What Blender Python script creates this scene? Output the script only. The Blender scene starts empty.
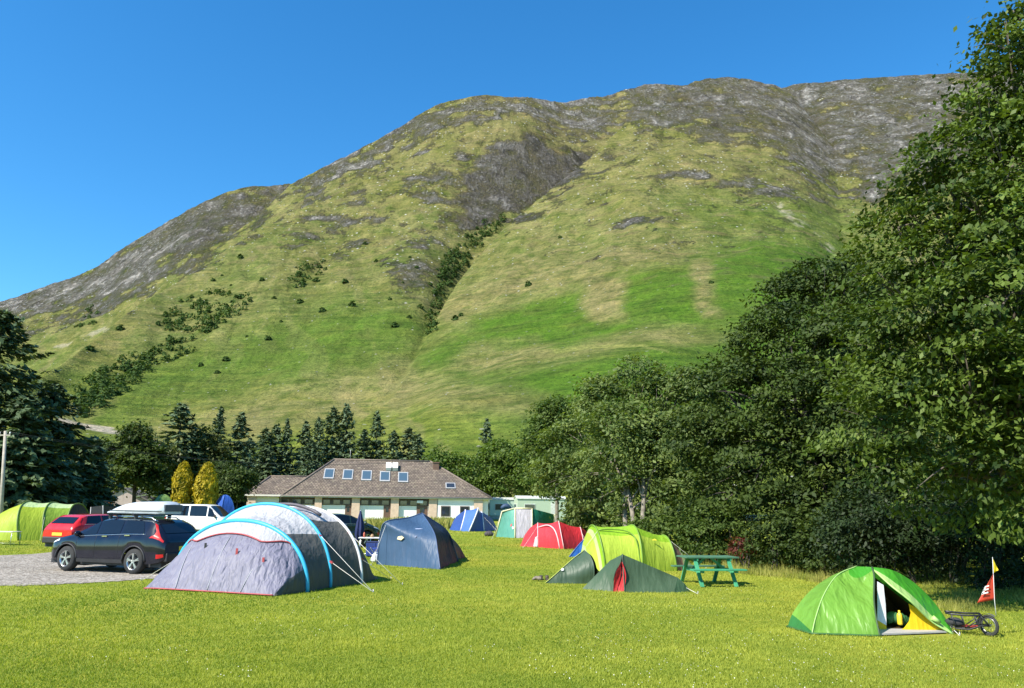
import bpy, bmesh, math, random
import numpy as np
from mathutils import Vector, Matrix
random.seed(7)
RNG = np.random.default_rng(11)
SC = bpy.context.scene
COL = SC.collection
# ---------------------------------------------------------------- camera model
FPX, CX, CY, HOR, CAMH = 790.0, 512.0, 344.0, 505.0, 2.05
PITCH = math.atan((HOR - CY) / FPX)
CP, SP = math.cos(PITCH), math.sin(PITCH)
ROLL = 0.013                                   # the photographer held the camera a touch askew
CR, SR = math.cos(ROLL), math.sin(ROLL)
SUN_H = Vector((-0.78, -0.63, 0)).normalized()
SUN_EL = math.radians(45)

def sstep(a, b, x):
    t = np.clip((np.asarray(x, float) - a) / (b - a), 0, 1)
    return t * t * (3 - 2 * t)

def gz(x, y):
    """height of the camp field: level, falling a little to the west"""
    x = np.asarray(x, float); y = np.asarray(y, float)
    s = np.maximum(0, -(x + 8.2))
    base = -0.14 * (1 - np.exp(-s * 0.35))
    und = 0.02 * np.sin(x * 0.31 + 1) * np.sin(y * 0.27) + 0.03 * np.sin(x * .11) * np.sin(y * .09 + 2)
    bank = 0.35 * sstep(0, 6, x - (9.5 - 0.0 * y) - np.maximum(0, (y - 16)) * 0.02) * sstep(14, 19, y) * (1 - sstep(38, 50, y))
    return base + und * sstep(10, 20, y) + bank

def ray(px, py):
    u0 = (px - CX) / FPX; v0 = (CY - py) / FPX
    u = u0 * CR - v0 * SR; v = u0 * SR + v0 * CR
    return Vector((u, CP - v * SP, SP + v * CP))

def gp(px, py, dz=0.0):
    """point of the ground seen at that bearing"""
    d = ray(px, py); z = 0.0
    for _ in range(25):
        k = (CAMH - z) / max(1e-4, -d.z)
        p = Vector((0, 0, CAMH)) + d * k
        z = 0.5 * z + 0.5 * float(gz(p.x, p.y))
    p.z = float(gz(p.x, p.y)) + dz
    return p

def ap(px, py, Y):
    d = ray(px, py); k = Y / d.y
    return Vector((0, 0, CAMH)) + d * k

def on(x, y, dz=0.0):
    return Vector((x, y, float(gz(x, y)) + dz))

# ---------------------------------------------------------------- noise (numpy)
def _hash(i, j, s):
    n = (i.astype(np.int64) * 374761393 + j.astype(np.int64) * 668265263 + s * 144665) & 0x7fffffff
    n = ((n ^ (n >> 13)) * 1274126177) & 0x7fffffff
    n = (n ^ (n >> 16)) & 0xffff
    return n / 65535.0

def vnoise(x, y, s=0):
    i = np.floor(x); j = np.floor(y); fx = x - i; fy = y - j
    fx = fx * fx * fx * (fx * (fx * 6 - 15) + 10); fy = fy * fy * fy * (fy * (fy * 6 - 15) + 10)
    i = i.astype(np.int64); j = j.astype(np.int64)
    a = _hash(i, j, s); b = _hash(i + 1, j, s); c = _hash(i, j + 1, s); d = _hash(i + 1, j + 1, s)
    return (a + (b - a) * fx) * (1 - fy) + (c + (d - c) * fx) * fy

def fbm(x, y, oct=4, s=0, gain=0.5):
    t = np.zeros(np.broadcast(x, y).shape); a = 1.0; tot = 0
    for o in range(oct):
        t = t + a * (vnoise(x * 2 ** o + 17.3 * o, y * 2 ** o - 9.1 * o, s + o) * 2 - 1); tot += a; a *= gain
    return t / tot

# ---------------------------------------------------------------- materials
def nmat(name):
    m = bpy.data.materials.new(name); m.use_nodes = True
    nt = m.node_tree; nt.nodes.clear()
    out = nt.nodes.new('ShaderNodeOutputMaterial')
    return m, nt, out

def ramp(nt, fac, stops):
    r = nt.nodes.new('ShaderNodeValToRGB')
    el = r.color_ramp.elements
    while len(el) > 1: el.remove(el[-1])
    el[0].position = stops[0][0]; el[0].color = (*stops[0][1], 1)
    for p, c in stops[1:]:
        e = el.new(p); e.color = (*c, 1)
    nt.links.new(fac, r.inputs[0]); return r.outputs[0]

def noise(nt, scale, detail=4, rough=.55, coord='Object', dist=0, vec=None):
    n = nt.nodes.new('ShaderNodeTexNoise'); n.inputs['Scale'].default_value = scale
    n.inputs['Detail'].default_value = detail; n.inputs['Roughness'].default_value = rough
    n.inputs['Distortion'].default_value = dist
    if vec is None:
        tc = nt.nodes.new('ShaderNodeTexCoord'); vec = tc.outputs[coord]
    nt.links.new(vec, n.inputs['Vector']); return n.outputs['Fac']

def mixc(nt, fac, a, b, mode='MIX'):
    m = nt.nodes.new('ShaderNodeMix'); m.data_type = 'RGBA'; m.blend_type = mode
    for sock, v in ((m.inputs[0], fac), (m.inputs[6], a), (m.inputs[7], b)):
        if isinstance(v, (int, float)): sock.default_value = v
        elif isinstance(v, tuple): sock.default_value = (*v, 1) if len(v) == 3 else v
        else: nt.links.new(v, sock)
    return m.outputs[2]

def mth(nt, op, a, b=None, c=None):
    m = nt.nodes.new('ShaderNodeMath'); m.operation = op
    for i, v in enumerate((a, b, c)):
        if v is None: continue
        if isinstance(v, (int, float)): m.inputs[i].default_value = v
        else: nt.links.new(v, m.inputs[i])
    return m.outputs[0]

def bump(nt, h, strength, dist=0.02):
    b = nt.nodes.new('ShaderNodeBump'); b.inputs['Strength'].default_value = strength
    b.inputs['Distance'].default_value = dist
    nt.links.new(h, b.inputs['Height']); return b.outputs[0]

def pbsdf(nt, out, col, rough=.6, metal=0, spec=.5, normal=None, coat=0, link=True):
    p = nt.nodes.new('ShaderNodeBsdfPrincipled')
    if isinstance(col, tuple): p.inputs['Base Color'].default_value = (*col, 1)
    else: nt.links.new(col, p.inputs['Base Color'])
    if isinstance(rough, (int, float)): p.inputs['Roughness'].default_value = rough
    else: nt.links.new(rough, p.inputs['Roughness'])
    p.inputs['Metallic'].default_value = metal
    p.inputs['Specular IOR Level'].default_value = spec
    p.inputs['Coat Weight'].default_value = coat
    p.inputs['Coat Roughness'].default_value = .04
    if normal is not None: nt.links.new(normal, p.inputs['Normal'])
    if link: nt.links.new(p.outputs[0], out.inputs[0])
    return p

_M = {}
def simple(name, c, rough=.6, metal=0, spec=.5, var=.18, scale=6, coat=0, bmp=0):
    if name in _M: return _M[name]
    m, nt, out = nmat(name)
    f = noise(nt, scale, 5)
    a = tuple(max(0, k * (1 - var)) for k in c); b = tuple(min(1, k * (1 + var)) for k in c)
    col = ramp(nt, f, [(.3, a), (.7, b)])
    nr = bump(nt, noise(nt, scale * 8, 3), bmp, .01) if bmp else None
    pbsdf(nt, out, col, rough, metal, spec, nr, coat)
    _M[name] = m; return m

def fabric(name, c, trans=.25, rough=.55, wr=.35, tcol=None, scale=1.0):
    """tent cloth: slight mottling, creases, some light passing through"""
    if name in _M: return _M[name]
    m, nt, out = nmat(name)
    f = noise(nt, 2.2 * scale, 5, .6)
    col = ramp(nt, f, [(.25, tuple(k * .86 for k in c)), (.75, tuple(min(1, k * 1.1) for k in c))])
    tc = nt.nodes.new('ShaderNodeTexCoord')
    mp = nt.nodes.new('ShaderNodeMapping'); mp.inputs['Rotation'].default_value = (.25, .55, .2); mp.inputs['Scale'].default_value = (4.5, 2.6, .8)
    nt.links.new(tc.outputs['Object'], mp.inputs[0])
    n1 = noise(nt, 1.5 * scale, 2, .45, vec=mp.outputs[0], dist=.5)
    mp2 = nt.nodes.new('ShaderNodeMapping'); mp2.inputs['Rotation'].default_value = (-.3, -.8, -.4); mp2.inputs['Scale'].default_value = (5, 3, .9)
    nt.links.new(tc.outputs['Object'], mp2.inputs[0])
    n2 = noise(nt, 1.7 * scale, 2, .4, vec=mp2.outputs[0], dist=.5)
    h = mth(nt, 'ADD', n1, n2)
    nr = bump(nt, h, wr * .8, .10)
    p = pbsdf(nt, out, col, rough, 0, .35, nr, link=False)
    tr = nt.nodes.new('ShaderNodeBsdfTranslucent')
    t = tcol or tuple(min(1, k * 1.1) for k in c)
    tr.inputs['Color'].default_value = (*t, 1); nt.links.new(nr, tr.inputs['Normal'])
    mx = nt.nodes.new('ShaderNodeMixShader'); mx.inputs[0].default_value = trans
    nt.links.new(p.outputs[0], mx.inputs[1]); nt.links.new(tr.outputs[0], mx.inputs[2])
    nt.links.new(mx.outputs[0], out.inputs[0])
    _M[name] = m; return m

def glassmat(name, c=(.02, .03, .04), rough=.05):
    if name in _M: return _M[name]
    m, nt, out = nmat(name)
    pbsdf(nt, out, c, rough, 0, .9, None, 1.0)
    _M[name] = m; return m

def leafmat(name, c1, c2, trans=.3, rough=.55, spec=.3):
    """leaf colours vary leaf by leaf through the 'tint' attribute"""
    m, nt, out = nmat(name)
    at = nt.nodes.new('ShaderNodeAttribute'); at.attribute_name = 'tint'
    col = ramp(nt, at.outputs['Fac'], [(0, c1), (1, c2)])
    p = pbsdf(nt, out, col, rough, 0, spec, None, link=False)
    tr = nt.nodes.new('ShaderNodeBsdfTranslucent')
    tcol = mixc(nt, 1.0, col, (1.5, 1.6, .5), 'MULTIPLY'); nt.links.new(tcol, tr.inputs['Color'])
    mx = nt.nodes.new('ShaderNodeMixShader'); mx.inputs[0].default_value = trans
    nt.links.new(p.outputs[0], mx.inputs[1]); nt.links.new(tr.outputs[0], mx.inputs[2])
    nt.links.new(mx.outputs[0], out.inputs[0])
    return m

# ---------------------------------------------------------------- objects
def tag(o, label=None, cat=None, group=None, kind=None):
    if label: o['label'] = label
    if cat: o['category'] = cat
    if group: o['group'] = group
    if kind: o['kind'] = kind
    return o

def thing(name, loc, label, cat, group=None, rz=0):
    o = bpy.data.objects.new(name, None); COL.objects.link(o)
    o.location = loc; o.rotation_euler = (0, 0, rz); o.empty_display_size = .2
    return tag(o, label, cat, group)

def copy_tree(o, parent=None):
    c = o.copy(); COL.objects.link(c); c.parent = parent
    for ch in list(o.children): copy_tree(ch, c)
    return c

class MB:
    """collects faces for ONE mesh object"""
    def __init__(s): s.v = []; s.f = []; s.m = []; s.sm = []
    def add(s, vs, fs, mi=0, smooth=False):
        b = len(s.v); s.v += [tuple(v) for v in vs]
        for f in fs: s.f.append(tuple(i + b for i in f)); s.m.append(mi); s.sm.append(smooth)
        return s
    def grid(s, rows, mi=0, smooth=True, closed=False, mfun=None):
        n = len(rows); k = len(rows[0]); b = len(s.v)
        for r in rows: s.v += [tuple(p) for p in r]
        for i in range(n - 1):
            for j in range(k if closed else k - 1):
                j2 = (j + 1) % k
                s.f.append((b + i * k + j, b + i * k + j2, b + (i + 1) * k + j2, b + (i + 1) * k + j))
                s.m.append(mfun(i, j) if mfun else mi); s.sm.append(smooth)
        return s
    def box(s, c, size, mi=0, M=None):
        c = Vector(c); x, y, z = (k / 2 for k in size)
        vs = [Vector((a * x, b * y, d * z)) for a in (-1, 1) for b in (-1, 1) for d in (-1, 1)]
        if M: vs = [M @ v for v in vs]
        return s.add([c + v for v in vs], [(0, 1, 3, 2), (4, 6, 7, 5), (0, 4, 5, 1), (2, 3, 7, 6), (0, 2, 6, 4), (1, 5, 7, 3)], mi)
    def bar(s, a, b, w, h, mi=0, up=(0, 0, 1)):
        a = Vector(a); b = Vector(b); d = (b - a).normalized(); up = Vector(up)
        if abs(d.dot(up)) > .98: up = Vector((0, 1, 0))
        x = d.cross(up).normalized() * (w / 2); z = x.cross(d).normalized() * (h / 2)
        vs = [p + q for p in (a, b) for q in (-x - z, x - z, x + z, -x + z)]
        return s.add(vs, [(0, 3, 2, 1), (4, 5, 6, 7), (0, 1, 5, 4), (1, 2, 6, 5), (2, 3, 7, 6), (3, 0, 4, 7)], mi)
    def tube(s, pts, r, mi=0, n=8, cap=True, smooth=True):
        pts = [Vector(p) for p in pts]
        rr = r if isinstance(r, (list, tuple)) else [r] * len(pts)
        rows = []; pu = None
        for i, p in enumerate(pts):
            d = (pts[min(i + 1, len(pts) - 1)] - pts[max(i - 1, 0)]).normalized()
            if pu is None:
                pu = Vector((0, 0, 1)) if abs(d.z) < .9 else Vector((1, 0, 0))
            x = d.cross(pu).normalized(); y = x.cross(d).normalized(); pu = y
            rows.append([p + (x * math.cos(2 * math.pi * k / n) + y * math.sin(2 * math.pi * k / n)) * rr[i] for k in range(n)])
        b = len(s.v); s.grid(rows, mi, smooth, closed=True)
        if cap:
            s.f.append(tuple(b + k for k in range(n))[::-1]); s.m.append(mi); s.sm.append(False)
            e = b + (len(rows) - 1) * n
            s.f.append(tuple(e + k for k in range(n))); s.m.append(mi); s.sm.append(False)
        return s
    def prism(s, poly, d, mi=0):
        """poly: 3-D loop, d: extrusion vector"""
        poly = [Vector(p) for p in poly]; d = Vector(d); n = len(poly)
        return s.add(poly + [p + d for p in poly], [tuple(range(n))[::-1], tuple(range(n, 2 * n))] +
                     [(i, (i + 1) % n, n + (i + 1) % n, n + i) for i in range(n)], mi)
    def ball(s, c, r, mi=0, nu=12, nv=8):
        c = Vector(c); r = Vector(r) if not isinstance(r, (int, float)) else Vector((r, r, r))
        rows = []
        for i in range(nv + 1):
            t = -math.pi / 2 + math.pi * i / nv
            rows.append([c + Vector((r.x * math.cos(t) * math.cos(2 * math.pi * k / nu), r.y * math.cos(t) * math.sin(2 * math.pi * k / nu), r.z * math.sin(t))) for k in range(nu)])
        return s.grid(rows, mi, True, True)
    def build(s, name, mats, parent=None, origin=None, loc=None, weld=False, solid=0, bevel=0, sub=0):
        me = bpy.data.meshes.new(name)
        v = s.v
        if origin is not None: v = [(a - origin[0], b - origin[1], c - origin[2]) for a, b, c in v]
        me.from_pydata(v, [], s.f)
        mats = mats if isinstance(mats, (list, tuple)) else [mats]
        for m in mats: me.materials.append(m)
        me.polygons.foreach_set('material_index', s.m); me.polygons.foreach_set('use_smooth', s.sm)
        if weld:
            bm = bmesh.new(); bm.from_mesh(me); bmesh.ops.remove_doubles(bm, verts=bm.verts, dist=1e-4)
            bmesh.ops.recalc_face_normals(bm, faces=bm.faces); bm.to_mesh(me); bm.free()
        me.update()
        o = bpy.data.objects.new(name, me); COL.objects.link(o)
        if parent is not None: o.parent = parent
        if loc is not None: o.location = loc
        if bevel:
            b = o.modifiers.new('bevel', 'BEVEL'); b.width = bevel; b.segments = 2; b.limit_method = 'ANGLE'; b.angle_limit = .7
        if solid:
            q = o.modifiers.new('solid', 'SOLIDIFY'); q.thickness = solid; q.offset = 0
        if sub:
            q = o.modifiers.new('sub', 'SUBSURF'); q.levels = sub; q.render_levels = sub
        return o

def np_mesh(name, co, faces, mat, tint=None, smooth=False, parent=None, loc=None, colattr=None):
    """big mesh from arrays; faces is (n,3) or (n,4)"""
    me = bpy.data.meshes.new(name)
    co = np.ascontiguousarray(co, np.float32); faces = np.ascontiguousarray(faces, np.int32)
    n, k = faces.shape
    me.vertices.add(len(co)); me.vertices.foreach_set('co', co.ravel())
    me.loops.add(n * k); me.loops.foreach_set('vertex_index', faces.ravel())
    me.polygons.add(n); me.polygons.foreach_set('loop_start', np.arange(0, n * k, k, dtype=np.int32))
    me.polygons.foreach_set('loop_total', np.full(n, k, np.int32))
    if smooth: me.polygons.foreach_set('use_smooth', np.ones(n, bool))
    for m in (mat if isinstance(mat, (list, tuple)) else [mat]): me.materials.append(m)
    if tint is not None:
        at = me.attributes.new('tint', 'FLOAT', 'POINT'); at.data.foreach_set('value', np.ascontiguousarray(tint, np.float32))
    if colattr is not None:
        for nm, arr in colattr.items():
            at = me.attributes.new(nm, 'FLOAT_COLOR', 'POINT')
            a4 = np.ones((len(co), 4), np.float32); a4[:, :arr.shape[1]] = arr
            at.data.foreach_set('color', a4.ravel())
    me.update(); me.validate()
    o = bpy.data.objects.new(name, me); COL.objects.link(o)
    if parent is not None: o.parent = parent
    if loc is not None: o.location = loc
    return o

def smooth_path(pts, n):
    """Catmull-Rom through the points"""
    P = [Vector(p) for p in pts]; out = []
    m = len(P) - 1
    for k in range(n):
        t = k / (n - 1) * m; i = min(int(t), m - 1); f = t - i
        p0 = P[i - 1] if i > 0 else P[0] * 2 - P[1]; p1 = P[i]; p2 = P[i + 1]; p3 = P[i + 2] if i + 2 <= m else P[m] * 2 - P[m - 1]
        out.append(0.5 * ((2 * p1) + (p2 - p0) * f + (2 * p0 - 5 * p1 + 4 * p2 - p3) * f * f + (3 * p1 - p0 - 3 * p2 + p3) * f ** 3))
    return out

def arch(R, L, h, n=25, p=2.2, lean=Vector((0, 0, 0))):
    """tent hoop from foot R to foot L, height h"""
    R = Vector(R); L = Vector(L); mid = (R + L) / 2; hx = (L - R) / 2; out = []
    for k in range(n):
        t = math.pi * k / (n - 1)
        c, s_ = math.cos(t), math.sin(t)
        a = -math.copysign(abs(c) ** (2 / p), c); b = abs(s_) ** (2 / p)
        q = mid + hx * a; q.z = R.z + (L.z - R.z) * (a + 1) / 2 + h * b
        out.append(q + lean * b)
    return out

def loft(A, B, n, sag=0.0, toward=None, wr=0.0, seed=0):
    """cloth between two curves of equal length; sag pulls the middle in"""
    rows = []
    for i in range(n + 1):
        t = i / n; w = 4 * t * (1 - t); row = []
        for j, (a, b) in enumerate(zip(A, B)):
            q = a.lerp(b, t)
            if sag and toward is not None:
                c = toward
                d = (c - q); d.normalize(); q = q + d * (sag * w * math.sin(math.pi * min(1, max(0, j / (len(A) - 1)))) ** .5)
            if wr:
                q = q + Vector((0, 0, 1)) * wr * w * float(fbm(np.array([j * .35 + seed]), np.array([i * .35 + seed * 2.7]), 2, seed)[0])
            row.append(q)
        rows.append(row)
    return rows

def line(a, b, n):
    a = Vector(a); b = Vector(b)
    return [a.lerp(b, k / (n - 1)) for k in range(n)]
# ================================================================ world, sun, camera
def setup_world():
    w = bpy.data.worlds.new('World'); SC.world = w; w.use_nodes = True
    nt = w.node_tree; bg = nt.nodes['Background']
    sky = nt.nodes.new('ShaderNodeTexSky'); sky.sky_type = 'NISHITA'; sky.sun_disc = False
    sky.sun_elevation = SUN_EL; sky.sun_rotation = math.atan2(SUN_H.x, SUN_H.y)
    sky.altitude = 60; sky.air_density = 1.0; sky.dust_density = 0.15; sky.ozone_density = 3.0
    hs = nt.nodes.new('ShaderNodeHueSaturation'); hs.inputs['Saturation'].default_value = 1.30
    hs.inputs['Value'].default_value = 1.0
    nt.links.new(sky.outputs[0], hs.inputs['Color']); nt.links.new(mixc(nt, 1.0, hs.outputs[0], (.80, 1.12, 1.14), 'MULTIPLY'), bg.inputs[0])
    bg.inputs[1].default_value = 0.11
    ld = bpy.data.lights.new('sun', 'SUN'); ld.energy = 5.0; ld.angle = math.radians(.53); ld.color = (1, .94, .83)
    lo = bpy.data.objects.new('sun', ld); COL.objects.link(lo)
    d = Vector((SUN_H.x * math.cos(SUN_EL), SUN_H.y * math.cos(SUN_EL), math.sin(SUN_EL)))
    lo.rotation_euler = d.to_track_quat('Z', 'Y').to_euler(); lo.location = d * 60
    cd = bpy.data.cameras.new('camera'); co = bpy.data.objects.new('camera', cd); COL.objects.link(co)
    cd.sensor_fit = 'HORIZONTAL'; cd.sensor_width = 36; cd.lens = FPX / 1024 * 36
    cd.clip_start = .1; cd.clip_end = 20000
    co.location = (0, 0, CAMH); co.rotation_euler = (Matrix.Rotation(math.pi / 2 + PITCH, 3, 'X') @ Matrix.Rotation(ROLL, 3, 'Z')).to_euler()
    SC.camera = co
    v = SC.view_settings; v.view_transform = 'Standard'; v.look = 'None'; v.exposure = EXPOSURE; v.gamma = 1; v.use_curve_mapping = False
    SC.cycles.use_denoising = True
    SC.cycles.max_bounces = 6; SC.cycles.transparent_max_bounces = 6
    SC.cycles.diffuse_bounces = 3; SC.cycles.glossy_bounces = 3; SC.cycles.transmission_bounces = 4
EXPOSURE = 0.95
setup_world()

# ================================================================ mountain
def ae(px, py):
    d = ray(px, py); return d.x / d.y, d.z / math.hypot(d.x, d.y)

LAYERS = []
def layer(pts, rb, zb=0., q=.6, back=.3):
    """pts: (px,py,range) along a crest line"""
    a = []; zc = []; rc = []; rbs = []; zbs = []
    for p in pts:
        px, py, r = p[:3]
        aa, e = ae(px, py); a.append(aa); rc.append(r); zc.append(CAMH + r * e)
        rbs.append(p[3] if len(p) > 3 else rb); zbs.append(p[4] if len(p) > 4 else zb)
    a = np.array(a); g = np.linspace(a[0], a[-1], 3000); w = max(3, int(.016 / (g[1] - g[0]))); k = np.hanning(w * 2 + 1); k /= k.sum()
    def sm(v):
        v = np.interp(g, a, np.array(v, float)); return np.convolve(np.pad(v, w, mode='edge'), k, mode='valid')
    LAYERS.append((g, sm(zc), sm(rc), sm(rbs), sm(zbs), q, back))
# rocky hill at the far left
layer([(-700, 420, 1500), (-300, 352, 1500), (-80, 318, 1500), (0, 302, 1500), (30, 291, 1500), (70, 278, 1480), (100, 265, 1460), (130, 242, 1440), (165, 222, 1420), (200, 203, 1400),
       (225, 192, 1400), (250, 187, 1400), (275, 187, 1400), (300, 182, 1420), (340, 176, 1450), (420, 170, 1450)], 620, 20, .62)
# main mass in the middle: skyline
layer([(120, 330, 1130), (200, 262, 1180), (250, 222, 1220), (270, 204, 1240), (284, 190, 1250), (292, 182, 1260), (305, 176, 1260), (330, 163, 1260), (360, 148, 1260), (385, 135, 1260), (400, 126, 1260),
       (430, 107, 1260), (455, 99, 1260), (480, 95, 1260), (510, 97, 1260), (530, 95, 1270), (545, 98, 1290), (562, 102, 1310), (582, 97, 1340), (605, 95, 1360), (625, 89, 1380), (650, 83, 1390), (700, 84, 1400), (760, 92, 1400), (830, 100, 1400)], 330, 0, .66)
# front ridge of the middle mass, its right flank drops into the gully
layer([(-400, 470, 330), (-150, 440, 380), (0, 398, 470), (50, 372, 560), (90, 343, 650), (130, 312, 740), (170, 286, 830), (200, 268, 870), (250, 235, 930), (300, 210, 970, 200, 0), (330, 198, 1000, 260, 4), (350, 187, 1015, 330, 12), (380, 173, 1030, 430, 30), (410, 159, 1045, 545, 84), (430, 149, 1055, 640, 126), (450, 140, 1062, 735, 180), (480, 129, 1070, 815, 240),
       (505, 121, 1075, 870, 290), (520, 121, 1078, 895, 312), (535, 127, 1085, 920, 335), (550, 136, 1095, 945, 358), (575, 151, 1110, 985, 395), (592, 166, 1130, 1010, 425), (620, 190, 1150, 1060, 430), (680, 240, 1160, 1080, 370), (800, 330, 1160, 1080, 220), (1000, 430, 1160, 1080, 80), (1500, 470, 1160, 1080, 30)], 190, 0, .25, .45)
# broad right-hand shoulder
layer([(150, 490, 210), (300, 480, 240), (350, 462, 300), (385, 440, 400), (410, 402, 500), (430, 346, 590), (441, 314, 640), (452, 290, 690), (480, 255, 770), (510, 224, 830), (540, 198, 880), (570, 174, 925), (590, 157, 955), (605, 142, 985),
       (625, 123, 1030), (645, 108, 1070), (665, 95, 1120), (690, 83, 1170), (705, 79, 1190), (720, 77, 1200), (750, 79, 1210), (775, 85, 1215), (792, 93, 1215), (820, 130, 1160), (850, 165, 1100), (880, 205, 1030), (930, 240, 960), (1100, 300, 900), (1500, 380, 800)], 150, 0, .60, .42)
# summit plateau at the right
layer([(640, 95, 1400), (700, 95, 1400), (760, 92, 1400), (785, 88, 1400), (800, 84, 1400), (850, 79, 1400), (900, 75, 1400), (960, 71, 1400), (1024, 68, 1400), (1150, 66, 1400), (1400, 110, 1300), (1800, 230, 1200)], 200, 0, .58)

def crag(x, y, z):
    return sstep(.0, .5, fbm(x / 120, y / 120, 3, 77)) * sstep(250, 450, z)

def mountain_z(a, r, detail=True):
    """a: tan azimuth, r: horizontal range"""
    z = np.full(np.broadcast(a, r).shape, -40.0); crest = np.zeros_like(z)
    for li, (A, ZC, RC, RB, ZB, q, back) in enumerate(LAYERS):
        zc = np.interp(a, A, ZC, left=-60, right=-60); rc = np.interp(a, A, RC); rb = np.interp(a, A, RB); zb = np.interp(a, A, ZB)
        def prof(rb, zb, q):
            tt = np.clip((r - rb) / np.maximum(30, rc - rb), 0, 1)
            return zb + (zc - zb) * ((1 - q) * tt + q * tt ** 2)
        if ZB.max() > 100:            # the flank above the ravine starts behind the shoulder in front of it
            w = sstep(ae(395, 300)[0], ae(490, 260)[0], a)
            low = zb * np.clip((r - 150) / np.maximum(20, rb - 150), 0, 1) ** 1.78
            face = (1 - w) * prof(190, 0, .78) + w * np.where(r < rb, low, prof(rb, zb, q))
        else:
            face = np.where(r < rb, zb + (r - rb) * .06, prof(rb, zb, q))
        t = (r - rb) / np.maximum(30, rc - rb)
        face = np.where(t > 1, zc - back * (r - rc), face)
        face = np.where(zc < -50, -60, face)
        nearcrest = np.exp(-((t - 1) / .10) ** 2)
        upd = face > z
        crest = np.where(upd, nearcrest, crest)
        kk = 6 + 54 * (1 - sstep(480, 760, r)) * sstep(180, 320, r); hh = np.where((zc > -50) & (li == 3), np.maximum(kk - np.abs(face - z), 0) / kk, 0)
        z = np.maximum(z, face) + hh * hh * kk * .25
    z = np.maximum(z, np.maximum(-3.0, (r - 150) * 0.05))
    if not detail: return z
    th = np.arctan(a); x = r * np.sin(th); y = r * np.cos(th)
    k = sstep(150, 420, r) * (1 - .8 * crest)
    ribs = fbm(th * 22 - r / 600. + .5 * fbm(x / 160, y / 160, 2, 5), r / 420., 4, 21)
    z = z + k * (13 * fbm(x / 170, y / 170, 3, 1) + 5 * ribs * sstep(300, 800, r))
    up = sstep(300, 900, r) * sstep(60, 230, z)
    z = z + up * (1 + .8 * crag(x, y, z)) * (5.5 * (np.abs(fbm(x / 42, y / 42, 3, 3)) - .3) + 2.4 * fbm(x / 14, y / 14, 3, 8)) * (1 - .35 * crest)
    z = z + sstep(200, 400, r) * 1.1 * fbm(x / 24, y / 24, 3, 9)
    return z

def poly_sd(px, py, poly):
    """signed distance in bearing space: positive inside"""
    P = np.array(poly, float); d = np.full(px.shape, 1e9); ins = np.zeros(px.shape, bool)
    for i in range(len(P)):
        a = P[i]; b = P[(i + 1) % len(P)]; e = b - a
        wx = px - a[0]; wy = py - a[1]; t = np.clip((wx * e[0] + wy * e[1]) / (e @ e), 0, 1)
        d = np.minimum(d, np.hypot(wx - t * e[0], wy - t * e[1]))
        c = (a[1] > py) != (b[1] > py)
        with np.errstate(divide='ignore', invalid='ignore'):
            xi = a[0] + (py - a[1]) / (b[1] - a[1] + 1e-12) * e[0]
        ins ^= c & (px < xi)
    return np.where(ins, d, -d)

def m_(x, y): return fbm(x / 90, y / 90, 4, 71)

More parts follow.
